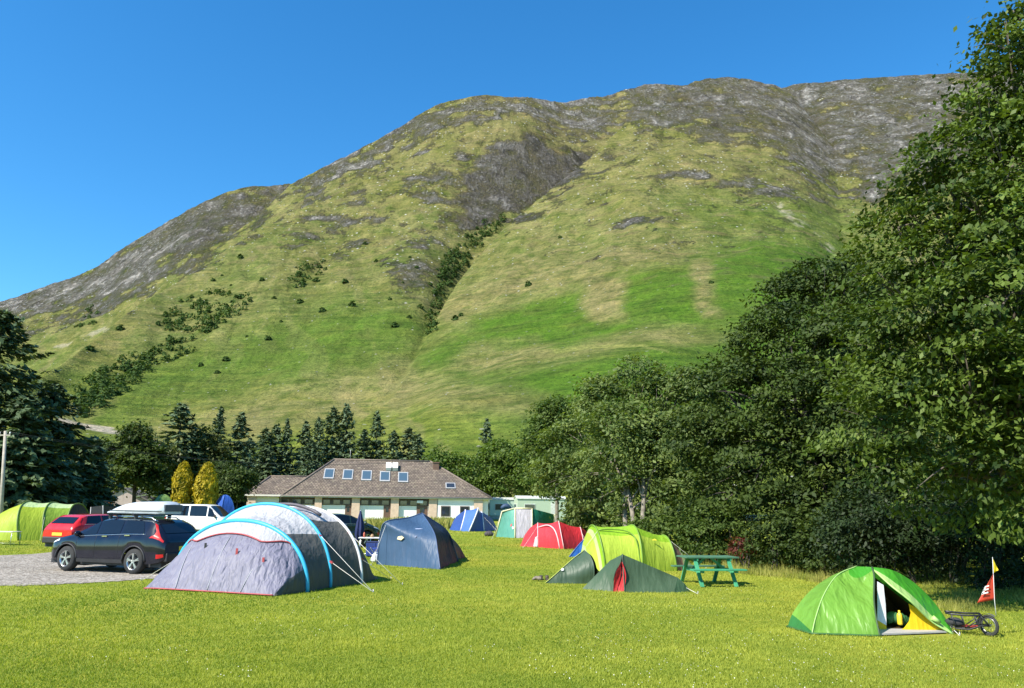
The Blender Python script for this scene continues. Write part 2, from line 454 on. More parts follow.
def build_mountain():
    pxs = np.concatenate([np.linspace(-700, -60, 90)[:-1], np.linspace(-60, 1060, 960), np.linspace(1060, 1800, 100)[1:]])
    A = (pxs - CX) / FPX / CP * .985
    rs = np.concatenate([np.linspace(135, 300, 60)[:-1], np.linspace(300, 1250, 400)[:-1], np.linspace(1250, 1520, 85), np.linspace(1540, 2300, 14)])
    a, r = np.meshgrid(A, rs)                     # rows: range
    z = mountain_z(a, r)
    th = np.arctan(a); x = r * np.sin(th); y = r * np.cos(th)
    co = np.stack([x, y, z], -1).reshape(-1, 3)
    nr, nc = a.shape
    i = np.arange(nr - 1)[:, None] * nc + np.arange(nc - 1)[None]
    F = np.stack([i, i + 1, i + nc + 1, i + nc], -1).reshape(-1, 4)
    # land cover, mapped by bearing and height angle
    dep = y * CP + (z - CAMH) * SP
    X_ = FPX * x / dep; Y_ = FPX * (-y * SP + (z - CAMH) * CP) / dep
    px = CX + X_ * CR + Y_ * SR; py = CY - (-X_ * SR + Y_ * CR)
    wx = 24 * fbm(x / 60, y / 60 + z / 50, 5, 31, .6); wy = 20 * fbm(x / 50, y / 50 + z / 40, 5, 37, .6)
    qx = px + wx; qy = py + wy
    def pm(poly, soft): return sstep(-soft * 1.7, soft * 1.7, poly_sd(qx, qy, poly))
    rock = .92 * pm([(-200, 270), (0, 295), (130, 235), (200, 195), (292, 175), (288, 196), (250, 228), (200, 262), (150, 290), (100, 308), (40, 322), (-200, 350)], 12)
    rock = np.maximum(rock, .66 * pm([(292, 170), (330, 150), (400, 115), (430, 95), (480, 85), (620, 80), (628, 118), (600, 146), (575, 148), (540, 122), (505, 114), (460, 126), (400, 153), (360, 174), (320, 196), (296, 208)], 9))
    rock = np.maximum(rock, 1.15 * pm([(495, 150), (520, 126), (545, 132), (592, 163), (565, 190), (525, 214), (490, 226), (466, 222), (452, 200), (470, 168)], 7))
    rock = np.maximum(rock, .62 * pm([(385, 190), (430, 160), (480, 150), (490, 225), (455, 222), (420, 212)], 14))
    rock = np.maximum(rock, .84 * pm([(615, 118), (630, 80), (700, 60), (1200, 50), (1200, 150), (930, 175), (870, 205), (835, 185), (790, 158), (750, 150), (715, 142), (690, 134), (655, 126)], 11))
    rock = np.maximum(rock, .75 * pm([(660, 178), (700, 172), (760, 182), (800, 190), (840, 186), (850, 196), (760, 194), (690, 192)], 6))
    rock = np.maximum(rock, .55 * pm([(395, 235), (430, 225), (445, 250), (440, 290), (400, 300), (385, 270)], 16))
    rock = np.maximum(rock, .45 * pm([(595, 200), (640, 195), (650, 240), (610, 240)], 16))
    rock = np.maximum(rock, .48 * pm([(285, 225), (360, 190), (390, 230), (330, 250), (290, 240)], 20))
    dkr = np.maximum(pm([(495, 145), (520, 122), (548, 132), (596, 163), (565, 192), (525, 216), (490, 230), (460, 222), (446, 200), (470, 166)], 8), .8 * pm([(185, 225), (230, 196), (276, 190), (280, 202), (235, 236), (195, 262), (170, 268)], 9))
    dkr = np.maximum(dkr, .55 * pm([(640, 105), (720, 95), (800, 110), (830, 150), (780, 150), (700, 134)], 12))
    rn = fbm(x / 34, y / 34 + z / 26, 4, 44)
    rock = np.clip(rock + .55 * rn * sstep(.02, .5, rock) + .34 * sstep(.12, .55, rn) * sstep(330, 230, py), 0, 1)
    rock = np.maximum(rock, .30 * sstep(290, 170, py + 40 * m_(x, y)))
    qx = px + .42 * wx; qy = py + .42 * wy
    lush = pm([(378, 408), (425, 352), (478, 312), (540, 294), (590, 284), (640, 262), (700, 252), (760, 232), (830, 240), (900, 300), (760, 420), (620, 430), (520, 428), (450, 402)], 13)
    lush = np.maximum(lush, .8 * pm([(100, 400), (160, 362), (240, 330), (330, 300), (400, 300), (440, 330), (400, 360), (330, 378), (220, 388), (150, 412), (100, 425)], 16))
    lush = np.maximum(lush, .6 * pm([(650, 196), (760, 196), (840, 200), (870, 240), (800, 236), (700, 226)], 14))
    tan = pm([(590, 275), (606, 272), (624, 282), (622, 312), (600, 318), (584, 306)], 6)
    tan = np.maximum(tan, .8 * pm([(440, 312), (520, 262), (640, 240), (700, 240), (680, 258), (600, 272), (540, 290), (470, 312)], 10))
    tan = np.maximum(tan, .9 * pm([(690, 262), (706, 262), (722, 320), (706, 320)], 5))
    tan = np.maximum(tan, .75 * pm([(140, 425), (250, 395), (350, 378), (430, 375), (540, 398), (555, 414), (440, 405), (380, 408), (300, 432), (200, 440), (140, 445)], 9))
    tan = np.maximum(tan, .7 * pm([(470, 350), (540, 342), (560, 350), (640, 330), (740, 334), (640, 345), (560, 362), (500, 372), (440, 372)], 6) * 1.0)
    lush = lush * (1 - tan)
    m1 = fbm(x / 55, y / 55, 4, 51); m2 = fbm(x / 13, y / 13, 3, 55); m5 = fbm((x + .9 * z) / 16 + m1, (z - .8 * x) / 70, 4, 93)
    olive = np.array([.108, .114, .030]); strw = np.array([.158, .136, .060]); green = np.array([.050, .098, .009]); mead = np.array([.125, .150, .020])
    heath = np.array([.105, .085, .045])
    def L(c0, c1, t): return c0 + (c1 - c0) * np.clip(t, 0, 1)[..., None]
    c = L(olive, strw, .42 + .55 * m1 + .35 * m2)
    c = L(c, mead, sstep(330, 420, py) * .8 * (1 - lush))
    c = L(c, green, np.clip(.24 + .35 * m5 + .5 * m1, 0, .6) * sstep(130, 260, py))
    c = L(c, green * np.array([1.0, 1.0, 1.0]), lush * (.95 + .25 * m2))
    c = L(c, strw, tan * (.75 + .4 * m2))
    c = L(c, heath, rock * .45 * sstep(-.3, .3, m2))
    m4 = fbm(x / 9, y / 9 + z / 9, 3, 91); m5 = fbm((x + .9 * z) / 16 + m1, (z - .8 * x) / 70, 4, 93)
    c = L(c, green * .75, sstep(.12, .42, m4) * .45 * sstep(120, 240, py))
    c = L(c, strw * 1.1, sstep(.10, .45, m5) * .5 * (1 - lush * .85))
    c = L(c, heath, sstep(.18, .5, fbm(x / 20, y / 20 + z / 12, 4, 95)) * .55 * sstep(360, 200, py))
    c = 1.13 * c * (1 + .28 * m2[..., None])
    # stony track and burn bank on the lower slope
    tr = np.minimum(np.abs(poly_line(px, py + 3 * m2, [(60, 421), (95, 428), (120, 432), (150, 441), (175, 452)])), 9)
    trm = sstep(3.2, 1.6, tr) * .9
    tr2 = np.abs(poly_line(px, py + 4 * m2, [(55, 349), (80, 341), (108, 329)])); trm = np.maximum(trm, sstep(2.4, .8, tr2) * sstep(-.35, .2, m2) * .5)
    tr3 = np.abs(poly_line(px + 4 * m2, py, [(770, 196), (790, 215), (812, 232), (832, 250)])); trm = np.maximum(trm, sstep(5.5, 1.0, tr3) * sstep(-.1, .45, m2 + .6 * fbm(x / 7, y / 7, 2, 73)) * .55)
    tr4 = np.abs(poly_line(px, py + 2 * m2, [(555, 352), (600, 347), (640, 345), (668, 352)])); tr4m = sstep(2.0, .8, tr4) * .6
    c = L(c, np.array([.20, .21, .06]), tr4m)
    c = L(c, np.array([.33, .29, .24]), trm)
    rockc = np.clip(rock - .5 * trm, 0, 1)
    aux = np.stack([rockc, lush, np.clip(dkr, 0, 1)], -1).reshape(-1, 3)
    m, nt, out = nmat('hillside_cover')
    at = nt.nodes.new('ShaderNodeAttribute'); at.attribute_name = 'land'
    ax = nt.nodes.new('ShaderNodeAttribute'); ax.attribute_name = 'aux'
    sep = nt.nodes.new('ShaderNodeSeparateColor'); nt.links.new(ax.outputs['Color'], sep.inputs[0])
    rk = sep.outputs[0]; lu = sep.outputs[1]
    geo = nt.nodes.new('ShaderNodeNewGeometry'); pos = geo.outputs['Position']
    # grass: tussock mottling
    n1 = noise(nt, .35, 5, .65, vec=pos); n2 = noise(nt, .09, 5, .6, vec=pos)
    g = mixc(nt, 1.0, at.outputs['Color'], ramp(nt, n1, [(.28, (.50, .56, .48)), (.5, (1, 1, 1)), (.72, (1.42, 1.34, 1.28))]), 'MULTIPLY')
    g = mixc(nt, 1.0, g, ramp(nt, n2, [(.3, (.80, .86, .8)), (.7, (1.15, 1.1, 1.1))]), 'MULTIPLY')
    mpt = nt.nodes.new('ShaderNodeMapping'); mpt.inputs['Scale'].default_value = (.018, .018, .42); nt.links.new(pos, mpt.inputs[0])
    trk = noise(nt, 1.0, 4, .62, vec=mpt.outputs[0], dist=.35)     # sheep tracks along the contours
    g = mixc(nt, 1.0, g, ramp(nt, trk, [(.36, (.70, .78, .70)), (.48, (1, 1, 1)), (.60, (1.04, 1.02, 1.0)), (.68, (1.35, 1.24, 1.15))]), 'MULTIPLY')
    # rock: broken faces, pale slabs and dark clefts
    mp = nt.nodes.new('ShaderNodeMapping'); mp.inputs['Scale'].default_value = (1, 1, .55); nt.links.new(pos, mp.inputs[0])
    nr1 = noise(nt, .07, 9, .74, vec=mp.outputs[0], dist=.5)
    vo = nt.nodes.new('ShaderNodeTexVoronoi'); vo.feature = 'DISTANCE_TO_EDGE'; vo.inputs['Scale'].default_value = .13; vo.inputs['Randomness'].default_value = 1
    nt.links.new(mp.outputs[0], vo.inputs['Vector'])
    mps = nt.nodes.new('ShaderNodeMapping'); mps.inputs['Scale'].default_value = (1, 1, .28); mps.inputs['Rotation'].default_value = (0, .25, 0); nt.links.new(pos, mps.inputs[0])
    cl = noise(nt, .055, 6, .68, vec=mps.outputs[0], dist=.8)
    rc = ramp(nt, nr1, [(.30, (.060, .056, .052)), (.42, (.145, .135, .122)), (.54, (.235, .222, .202)), (.63, (.37, .355, .33)), (.75, (.54, .52, .49))])
    rc = mixc(nt, 1.0, rc, ramp(nt, cl, [(.34, (.40, .40, .41)), (.44, (1.0, .98, .96)), (.58, (1.32, 1.29, 1.24)), (.70, (1.75, 1.72, 1.65))]), 'MULTIPLY')
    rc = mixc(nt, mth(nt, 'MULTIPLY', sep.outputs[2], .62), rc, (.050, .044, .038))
    # where rock shows through
    mpd = nt.nodes.new('ShaderNodeMapping'); mpd.inputs['Scale'].default_value = (1, .6, .5); nt.links.new(pos, mpd.inputs[0])
    nm = noise(nt, .035, 9, .70, vec=mpd.outputs[0], dist=.4)
    nm2 = noise(nt, .30, 6, .72, vec=mp.outputs[0])
    s = mth(nt, 'ADD', mth(nt, 'MULTIPLY', rk, .46), mth(nt, 'MULTIPLY', nm, .95))
    s = mth(nt, 'ADD', s, mth(nt, 'MULTIPLY', nm2, .60))
    s = mth(nt, 'MULTIPLY', s, .5)
    mask = ramp(nt, s, [(.49, (0, 0, 0)), (.64, (1, 1, 1))])
    mask = mth(nt, 'MULTIPLY', mask, mth(nt, 'MINIMUM', 1.0, mth(nt, 'MULTIPLY', rk, 3.0)))
    col = mixc(nt, mask, g, rc)
    # scattered pale boulders
    vb = nt.nodes.new('ShaderNodeTexVoronoi'); vb.inputs['Scale'].default_value = .21; vb.inputs['Randomness'].default_value = 1
    nt.links.new(pos, vb.inputs['Vector'])
    sb = nt.nodes.new('ShaderNodeSeparateColor'); nt.links.new(vb.outputs['Color'], sb.inputs[0])
    thr = mth(nt, 'MULTIPLY', mth(nt, 'SUBTRACT', mth(nt, 'ADD', sb.outputs[0], mth(nt, 'MULTIPLY', rk, .55)), .66), .58)
    bm_ = mth(nt, 'LESS_THAN', vb.outputs['Distance'], thr)
    bm_ = mth(nt, 'MULTIPLY', bm_, mth(nt, 'SUBTRACT', 1.0, mth(nt, 'MULTIPLY', lu, .75)))
    bm_ = mth(nt, 'MULTIPLY', bm_, mth(nt, 'SUBTRACT', 1.0, mth(nt, 'MULTIPLY', sep.outputs[2], .7)))
    bcol = ramp(nt, sb.outputs[1], [(0, (.24, .23, .20)), (1, (.50, .48, .44))])
    col = mixc(nt, mth(nt, 'MULTIPLY', bm_, .8), col, bcol)
    hgt = mth(nt, 'ADD', mth(nt, 'MULTIPLY', mth(nt, 'MULTIPLY', mth(nt, 'ADD', nr1, cl), mask), 6.0), mth(nt, 'MULTIPLY', n1, 1.5))
    hgt = mth(nt, 'ADD', hgt, mth(nt, 'MULTIPLY', bm_, .7))
    nb = bump(nt, hgt, 1.0, 1.6)
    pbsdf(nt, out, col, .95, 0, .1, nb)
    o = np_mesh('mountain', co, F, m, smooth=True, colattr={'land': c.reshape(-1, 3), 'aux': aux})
    tag(o, kind='structure')
    return o

def poly_line(px, py, pts):
    d = np.full(px.shape, 1e9)
    for (ax_, ay), (bx, by) in zip(pts[:-1], pts[1:]):
        ex, ey = bx - ax_, by - ay
        t = np.clip(((px - ax_) * ex + (py - ay) * ey) / (ex * ex + ey * ey), 0, 1)
        d = np.minimum(d, np.hypot(px - ax_ - t * ex, py - ay - t * ey))
    return d
build_mountain()

def hill_point(px, py):
    """where the bearing (px,py) meets the mountain"""
    a, e = ae(px, py)
    r = np.linspace(150, 1500, 1350)
    z = mountain_z(np.full(r.shape, a), r)
    hit = np.nonzero(z >= CAMH + r * e)[0]
    k = hit[0] if len(hit) else len(r) - 1
    th = math.atan(a)
    return Vector((r[k] * math.sin(th), r[k] * math.cos(th), z[k]))

# ================================================================ ground
GRAVEL = [gp(px, py) for px, py in [(-260, 556), (-60, 556), (20, 555), (60, 552), (100, 553), (150, 556), (190, 560), (250, 566), (215, 577), (180, 580), (150, 579), (110, 582), (70, 584), (20, 586), (-60, 588), (-260, 592)]]
def inside(x, y, poly):
    ins = np.zeros(np.shape(x), bool)
    for a, b in zip(poly, poly[1:] + poly[:1]):
        c = (a.y > y) != (b.y > y)
        ins ^= c & (x < a.x + (y - a.y) / (b.y - a.y + 1e-12) * (b.x - a.x))
    return ins

def build_ground():
    xs = np.concatenate([[-4000, -900, -300, -140], np.linspace(-90, 60, 151), [110, 300, 900, 4000]])
    ys = np.concatenate([[-4000, -500, -100, -30], np.linspace(-10, 60, 141), np.linspace(62, 130, 35), [150, 200, 600, 4000]])
    X, Y = np.meshgrid(xs, ys); Z = gz(X, Y)
    far = (X < -95) | (X > 65) | (Y < -12) | (Y > 135)
    Z = np.where(Y > 300, -6, Z); Z = np.where(far & (np.abs(X) > 500), -6, Z)
    co = np.stack([X, Y, Z], -1).reshape(-1, 3); nr, nc = X.shape
    i = np.arange(nr - 1)[:, None] * nc + np.arange(nc - 1)[None]
    F = np.stack([i, i + 1, i + nc + 1, i + nc], -1).reshape(-1, 4)
    m, nt, out = nmat('lawn')
    geo = nt.nodes.new('ShaderNodeNewGeometry'); pos = geo.outputs['Position']
    n0 = noise(nt, .22, 4, .6, vec=pos); n1 = noise(nt, 1.3, 5, .6, vec=pos); n2 = noise(nt, 38, 4, .7, vec=pos)
    c = ramp(nt, n0, [(.28, (.135, .198, .018)), (.5, (.22, .25, .024)), (.72, (.32, .305, .042))])
    c = mixc(nt, 1.0, c, ramp(nt, n1, [(.28, (.74, .82, .75)), (.5, (1, 1, 1)), (.72, (1.2, 1.12, 1.1))]), 'MULTIPLY')
    c = mixc(nt, 1.0, c, ramp(nt, n2, [(.3, (.62, .66, .6)), (.5, (.95, .95, .9)), (.7, (1.3, 1.25, 1.3))]), 'MULTIPLY')
    pbsdf(nt, out, c, .9, 0, .15, bump(nt, n2, .7, .03))
    tag(np_mesh('ground', co, F, m, smooth=True), kind='structure')
    # gravel drive: a sheet just above the field
    mb = MB(); P = GRAVEL
    m2, nt, out = nmat('gravel')
    geo = nt.nodes.new('ShaderNodeNewGeometry'); pos = geo.outputs['Position']
    vo = nt.nodes.new('ShaderNodeTexVoronoi'); vo.inputs['Scale'].default_value = 16; nt.links.new(pos, vo.inputs['Vector'])
    sp = nt.nodes.new('ShaderNodeSeparateColor'); nt.links.new(vo.outputs['Color'], sp.inputs[0])
    c = ramp(nt, sp.outputs[0], [(0, (.13, .112, .092)), (.5, (.26, .23, .195)), (1, (.43, .40, .355))])
    c = mixc(nt, 1.0, c, ramp(nt, noise(nt, .8, 4, vec=pos), [(.3, (.8, .8, .78)), (.7, (1.12, 1.1, 1.08))]), 'MULTIPLY')
    pbsdf(nt, out, c, .9, 0, .2, bump(nt, vo.outputs['Distance'], .8, .03))
    N = 70
    top = smooth_path(P[:8], N); bot = smooth_path(P[8:][::-1], N)
    rows = []
    for t in np.linspace(0, 1, 16):
        row = []
        for k, (a, b) in enumerate(zip(top, bot)):
            q = a.lerp(b, t)
            if t in (0, 1): q.y += .25 * float(fbm(np.array([k * .6]), np.array([t * 9.]), 3, 4)[0])
            row.append(on(q.x, q.y, .012))
        rows.append(row)
    mb.grid(rows, 0, True)
    tag(mb.build('gravel_drive', m2), kind='structure')
build_ground()
# ================================================================ the long amenity block
def plane_hit(px, py, p, n):
    d = ray(px, py); o = Vector((0, 0, CAMH)); return o + d * ((Vector(p) - o).dot(n) / d.dot(n))

def tile_mat(name, c1, c2, c3):
    m, nt, out = nmat(name)
    tc = nt.nodes.new('ShaderNodeTexCoord'); uv = tc.outputs['UV']
    br = nt.nodes.new('ShaderNodeTexBrick'); br.inputs['Scale'].default_value = 1
    br.inputs['Brick Width'].default_value = .36; br.inputs['Row Height'].default_value = .34; br.inputs['Mortar Size'].default_value = .028
    br.inputs['Color1'].default_value = (*c1, 1); br.inputs['Color2'].default_value = (*c2, 1); br.inputs['Mortar'].default_value = (*(k * .35 for k in c1), 1)
    nt.links.new(uv, br.inputs['Vector'])
    n = noise(nt, .5, 6, .7); n2 = noise(nt, 2.6, 5, .7)
    c = mixc(nt, 1, br.outputs['Color'], ramp(nt, n, [(.3, (.72, .72, .74)), (.7, (1.25, 1.2, 1.12))]), 'MULTIPLY')
    c = mixc(nt, ramp(nt, n2, [(.56, (0, 0, 0)), (.66, (.75, .75, .75))]), c, c3)
    pbsdf(nt, out, c, .85, 0, .25, bump(nt, br.outputs['Fac'], -.6, .05))
    return m

def roof_face(mb_uv, pts, xa, ya):
    mb_uv.append((pts, xa, ya))

def uv_mesh(name, faces, mat, parent, thick=0):
    """faces: (points, u axis, v axis); planar UVs in metres"""
    me = bpy.data.meshes.new(name); vs = []; fs = []
    for pts, _, _ in faces:
        b = len(vs); vs += [tuple(p) for p in pts]; fs.append(tuple(range(b, b + len(pts))))
    me.from_pydata(vs, [], fs); me.materials.append(mat)
    uv = me.uv_layers.new(name='UVMap'); k = 0
    for pts, xa, ya in faces:
        for p in pts:
            uv.data[k].uv = (Vector(p).dot(xa), Vector(p).dot(ya)); k += 1
    o = bpy.data.objects.new(name, me); COL.objects.link(o); o.parent = parent
    if thick:
        q = o.modifiers.new('solid', 'SOLIDIFY'); q.thickness = thick; q.offset = -1
    return o

def amenity_block():
    FL = ap(245, 491, 97.0); FR = ap(492, 500, 101.5)
    ez = 2.95
    ux = Vector((FR.x - FL.x, FR.y - FL.y, 0)); Lg = ux.length; ux.normalize(); uy = Vector((-ux.y, ux.x, 0))
    base = Vector((FL.x, FL.y, 0.0)); base.z = float(gz(FL.x + 15, FL.y + 3)) - .02
    rz = math.atan2(ux.y, ux.x)
    root = thing('amenity_block', base, 'long low white campsite block with hipped brown tiled roof, tan pillars and five rooflights', 'building', rz=rz)
    inv = root.matrix_basis.inverted() if False else (Matrix.Translation(base) @ Matrix.Rotation(rz, 4, 'Z')).inverted()
    E = ez; ov = .40                       # eave height, overhang
    white = simple('white_render', (.82, .81, .77), .85, var=.06, scale=.7)
    tan = simple('tan_roughcast', (.58, .43, .32), .9, var=.12, scale=3, bmp=.4)
    dark = simple('dark_brown_band', (.085, .068, .055), .8, var=.3, scale=2)
    brown = simple('brown_door_paint', (.13, .075, .05), .6)
    fascia = simple('cream_fascia', (.66, .62, .54), .6, var=.08)
    gl = glassmat('window_dark_glass', (.025, .03, .035), .08)
    frame = simple('window_frame_brown', (.16, .13, .11), .6)
    tiles = tile_mat('roof_tiles', (.115, .093, .076), (.185, .150, .122), (.29, .25, .17))
    x0 = 4.3; W = 12.4; H = 4.75; yr = W / 2; xl = 9.9; xr = Lg - 7.6
    X = lambda px, yo=0: (inv @ plane_hit(px, 500, base + uy * (ov + yo), uy)).x
    # walls: recessed main wall plus return ends
    w = MB(); y0 = ov + .22
    w.box(((x0 + Lg - ov) / 2, (y0 + W - ov) / 2, E / 2 - .08), (Lg - ov - x0, W - ov - y0, E - .12))
    w.box(((x0 + ov) / 2, 4.1, E / 2 - .09), (x0 - ov + .02, 7.0, E - .15))
    w.build('wall', white, root)
    # projecting white bay at the right end
    xb0 = X(438); xb1 = X(481)
    q = MB(); q.box(((xb0 + xb1) / 2, ov + .15, E / 2 - .1), (xb1 - xb0, .5, E - .2)); q.build('wall', white, root)
    def ybox(name, m, pa, pb, z0, z1, yc, th, par=root):
        a, b = X(pa), X(pb); mb = MB(); mb.box(((a + b) / 2, yc, (z0 + z1) / 2), (b - a, th, z1 - z0)); return mb.build(name, m, par)
    for pa, pb in ((247, 256), (315, 322), (352, 360), (391, 399), (429, 437)):
        ybox('pillar', tan, pa, pb, 0, E - .1, ov + .08, .5)
    ybox('pillar', tan, 474, 482.5, 0, E - .1, ov - .12, .30)
    # dark strip under the eaves with high windows, white panels below, doors beside the pillars
    for pa, pb in ((279, 315), (322, 352), (360, 391), (399, 429)):
        ybox('dark_band', dark, pa, pb, E - 1.06, E - .12, y0 - .03, .06)
        n = 3
        for k in range(n):
            a = pa + (pb - pa) * (k + .12) / n; b = pa + (pb - pa) * (k + .82) / n
            f = ybox('window', frame, a, b, E - .98, E - .42, y0 - .07, .05)
            ybox('pane', gl, a + .35, b - .35, E - .93, E - .47, y0 - .10, .02, f)
    for pa, pb in ((384, 391), (417, 428), (345.5, 351.5)):
        d = ybox('door', brown, pa, pb, 0.02, E - 1.07, y0 - .035, .07)
        ybox('pane', gl, pa + (pb - pa) * .3, pa + (pb - pa) * .7, 1.1, 1.7, y0 - .08, .02, d)
    for pa, pb in ((441, 450.5), (460, 469.5)):
        f = ybox('window', frame, pa, pb, .62, 1.95, ov - .12, .07)
        ybox('pane', gl, pa + .8, pb - .8, .72, 1.85, ov - .165, .02, f)
        ybox('sill', fascia, pa - .6, pb + .6, .54, .615, ov - .17, .16, f)
    lb = MB(); lx = X(420); lb.box((lx, y0 - .25, E - .55), (.75, .4, .3)); lb.build('wall_lamp', white, root)
    # fascia and gutter, set proud of the eaves
    f = MB(); f.box((x0 / 2 + Lg / 2, -.02, E - .06), (Lg - x0 + .04, .05, .22)); f.box((Lg + .01, W / 2, E - .06), (.05, W, .22))
    f.box((x0 / 2 - .02, -.02 + .0, E - .02), (x0 - .04, .05, .20)); f.box((-.02, 4, E - .02), (.05, 7.9, .20))
    f.build('fascia', fascia, root)
    g = MB(); g.tube([(x0, -.11, E), (Lg, -.11, E)], .065); g.build('gutter', simple('grey_gutter', (.2, .19, .18), .5), root)
    d = MB(); d.tube([(x0 - .1, -.09, E - .02), (x0 - .1, .45, E - .45), (x0 - .1, .45, 0)], .05); d.build('downpipe', simple('grey_gutter', (.2, .19, .18), .5), root)
    sb = MB(); sb.box(((Lg + x0) / 2, W / 2, E - .13), (Lg - x0 - .1, W - .1, .05)); sb.build('soffit', simple('soffit_board', (.42, .38, .33), .8), root)
    # hipped roof
    A, B, C_, D = Vector((x0, 0, E)), Vector((Lg, 0, E)), Vector((Lg, W, E)), Vector((x0, W, E))
    R1, R2 = Vector((xl, yr, E + H)), Vector((xr, yr, E + H))
    def sl(p, q, r):
        n = (q - p).cross(r - p).normalized(); xa = Vector((n.y, -n.x, 0)); xa = Vector((1, 0, 0)) if xa.length < 1e-4 else xa.normalized(); return xa, n.cross(xa)
    faces = []
    for pts in ([A, B, R2, R1], [B, C_, R2], [C_, D, R1, R2], [D, A, R1]):
        xa, ya = sl(pts[0], pts[1], pts[2]); faces.append((pts, xa, ya))
    # low hipped wing on the left
    h2 = 2.35; y2 = 4.0; a, b, c, e = Vector((0, .01, E + .03)), Vector((x0 + 3.2, .01, E + .03)), Vector((x0 + 3.2, 8, E + .03)), Vector((0, 8, E + .03))
    r1, r2 = Vector((2.3, y2, E + h2)), Vector((x0 + 3.0, y2, E + h2 + .05))
    for pts in ([a, b, r2, r1], [c, e, r1, r2], [e, a, r1]):
        xa, ya = sl(pts[0], pts[1], pts[2]); faces.append((pts, xa, ya))
    rf = uv_mesh('roof', faces, tiles, root)
    cap = MB(); cr = simple('ridge_tile', (.16, .125, .10), .85, var=.25, scale=3)
    for p, q in ((R1, R2), (A, R1), (B, R2), (C_, R2), (D, R1), (a, r1), (r1, r2)): cap.tube([p + Vector((0, 0, .03)), q + Vector((0, 0, .03))], .13, n=6)
    cap.build('ridge_cap', cr, rf)
    # rooflights, found on the front slope
    n = (B - A).cross(R1 - A).normalized(); Mw = inv.inverted(); nw = (Mw.to_3x3() @ n); pw = Mw @ A
    sx = Vector((1, 0, 0)); sy = n.cross(sx).normalized()
    def slab(name, px0, py0, px1, py1, m, par, h0, h1, grow=0):
        cs = [inv @ plane_hit((px0 + px1) / 2, (py0 + py1) / 2, pw, nw)][0]
        l = inv @ plane_hit(px0, (py0 + py1) / 2, pw, nw); r_ = inv @ plane_hit(px1, (py0 + py1) / 2, pw, nw)
        t = inv @ plane_hit((px0 + px1) / 2, py0, pw, nw); bt = inv @ plane_hit((px0 + px1) / 2, py1, pw, nw)
        hw = (r_ - l).length / 2 + grow; hh = (t - bt).length / 2 + grow
        mb = MB(); mb.prism([cs + sx * (i * hw) + sy * (j * hh) + n * h0 for i, j in ((-1, -1), (1, -1), (1, 1), (-1, 1))], n * (h1 - h0)); return mb.build(name, m, par)
    skyg = glassmat('rooflight_glass', (.06, .10, .13), .18)
    lead = simple('rooflight_frame', (.34, .34, .34), .5)
    for k, px in enumerate((324.5, 343.3, 362, 380.3, 398.5)):
        f = slab('rooflight', px, 469.3 + k * .9, px + 9.2, 478.6 + k * .9, lead, rf, -.02, .10, .06)
        slab('pane', px + .5, 469.9 + k * .9, px + 8.7, 477.8 + k * .9, skyg, f, .10, .115)
    f = slab('rooflight', 446, 483.5, 455, 488.5, lead, rf, -.02, .10, .05); slab('pane', 446.5, 484, 454.5, 488, gl, f, .10, .115)
    for px in (386, 392.5): slab('roof_vent', px, 465.5, px + 5.3, 470.8, white, rf, -.02, .5)
    c2 = inv @ plane_hit(436, 469, pw, nw); mb = MB(); mb.box(c2 + Vector((0, .2, .25)), (.75, .7, 1.1)); mb.box(c2 + Vector((0, .2, .84)), (.9, .85, .12)); mb.build('chimney', brown, rf)
    pth = inv @ plane_hit(350, 459.5, pw, nw); mb = MB(); mb.tube([pth + Vector((0, .4, 0)), pth + Vector((0, .4, 1.3))], .03); mb.build('vent_pipe', lead, rf)
    return root
amenity_block()

# ---------------------------------------------------------------- pinkish house behind the spruces
def house():
    c = on(*(ap(122, 503, 92).xy))
    root = thing('house', c, 'small pink rendered house with orange door half hidden by dark trees', 'house', rz=.25)
    pink = simple('pink_roughcast', (.50, .40, .36), .9, var=.1, scale=3, bmp=.3)
    w, d, h, r = 5.8, 7.0, 2.0, 1.5
    mb = MB(); mb.prism([(-w / 2, 0, 0), (w / 2, 0, 0), (w / 2, 0, h), (0, 0, h + r), (-w / 2, 0, h)], (0, d, 0)); mb.build('wall', pink, root)
    rf = MB(); k = .25
    for s in (-1, 1):
        n = Vector((s * r, 0, w / 2)).normalized(); a = Vector((s * (w / 2 + k), -.2, h - k * r / (w / 2))) + n * .03; b = Vector((0, -.2, h + r)) + n * .03
        rf.prism([a, b, b + n * .12, a + n * .12], (0, d + .4, 0))
    rf.build('roof', simple('slate_grey', (.16, .15, .15), .7, var=.2, scale=4), root)
    dr = MB(); dr.box((-1.55, -.05, 1.02), (1.0, .1, 2.0)); do = dr.build('door', simple('orange_door', (.42, .13, .05), .6), root)
    pn = MB(); pn.box((-1.55, -.11, 1.45), (.5, .02, .5)); pn.build('pane', glassmat('window_dark_glass'), do)
    wn = MB(); wn.box((1.2, -.04, 1.25), (1.2, .08, 1.0)); wo = wn.build('window', simple('white_upvc', (.75, .75, .73), .4), root)
    pn = MB(); pn.box((1.2, -.09, 1.25), (1.0, .02, .8)); pn.build('pane', glassmat('window_dark_glass'), wo)
house()

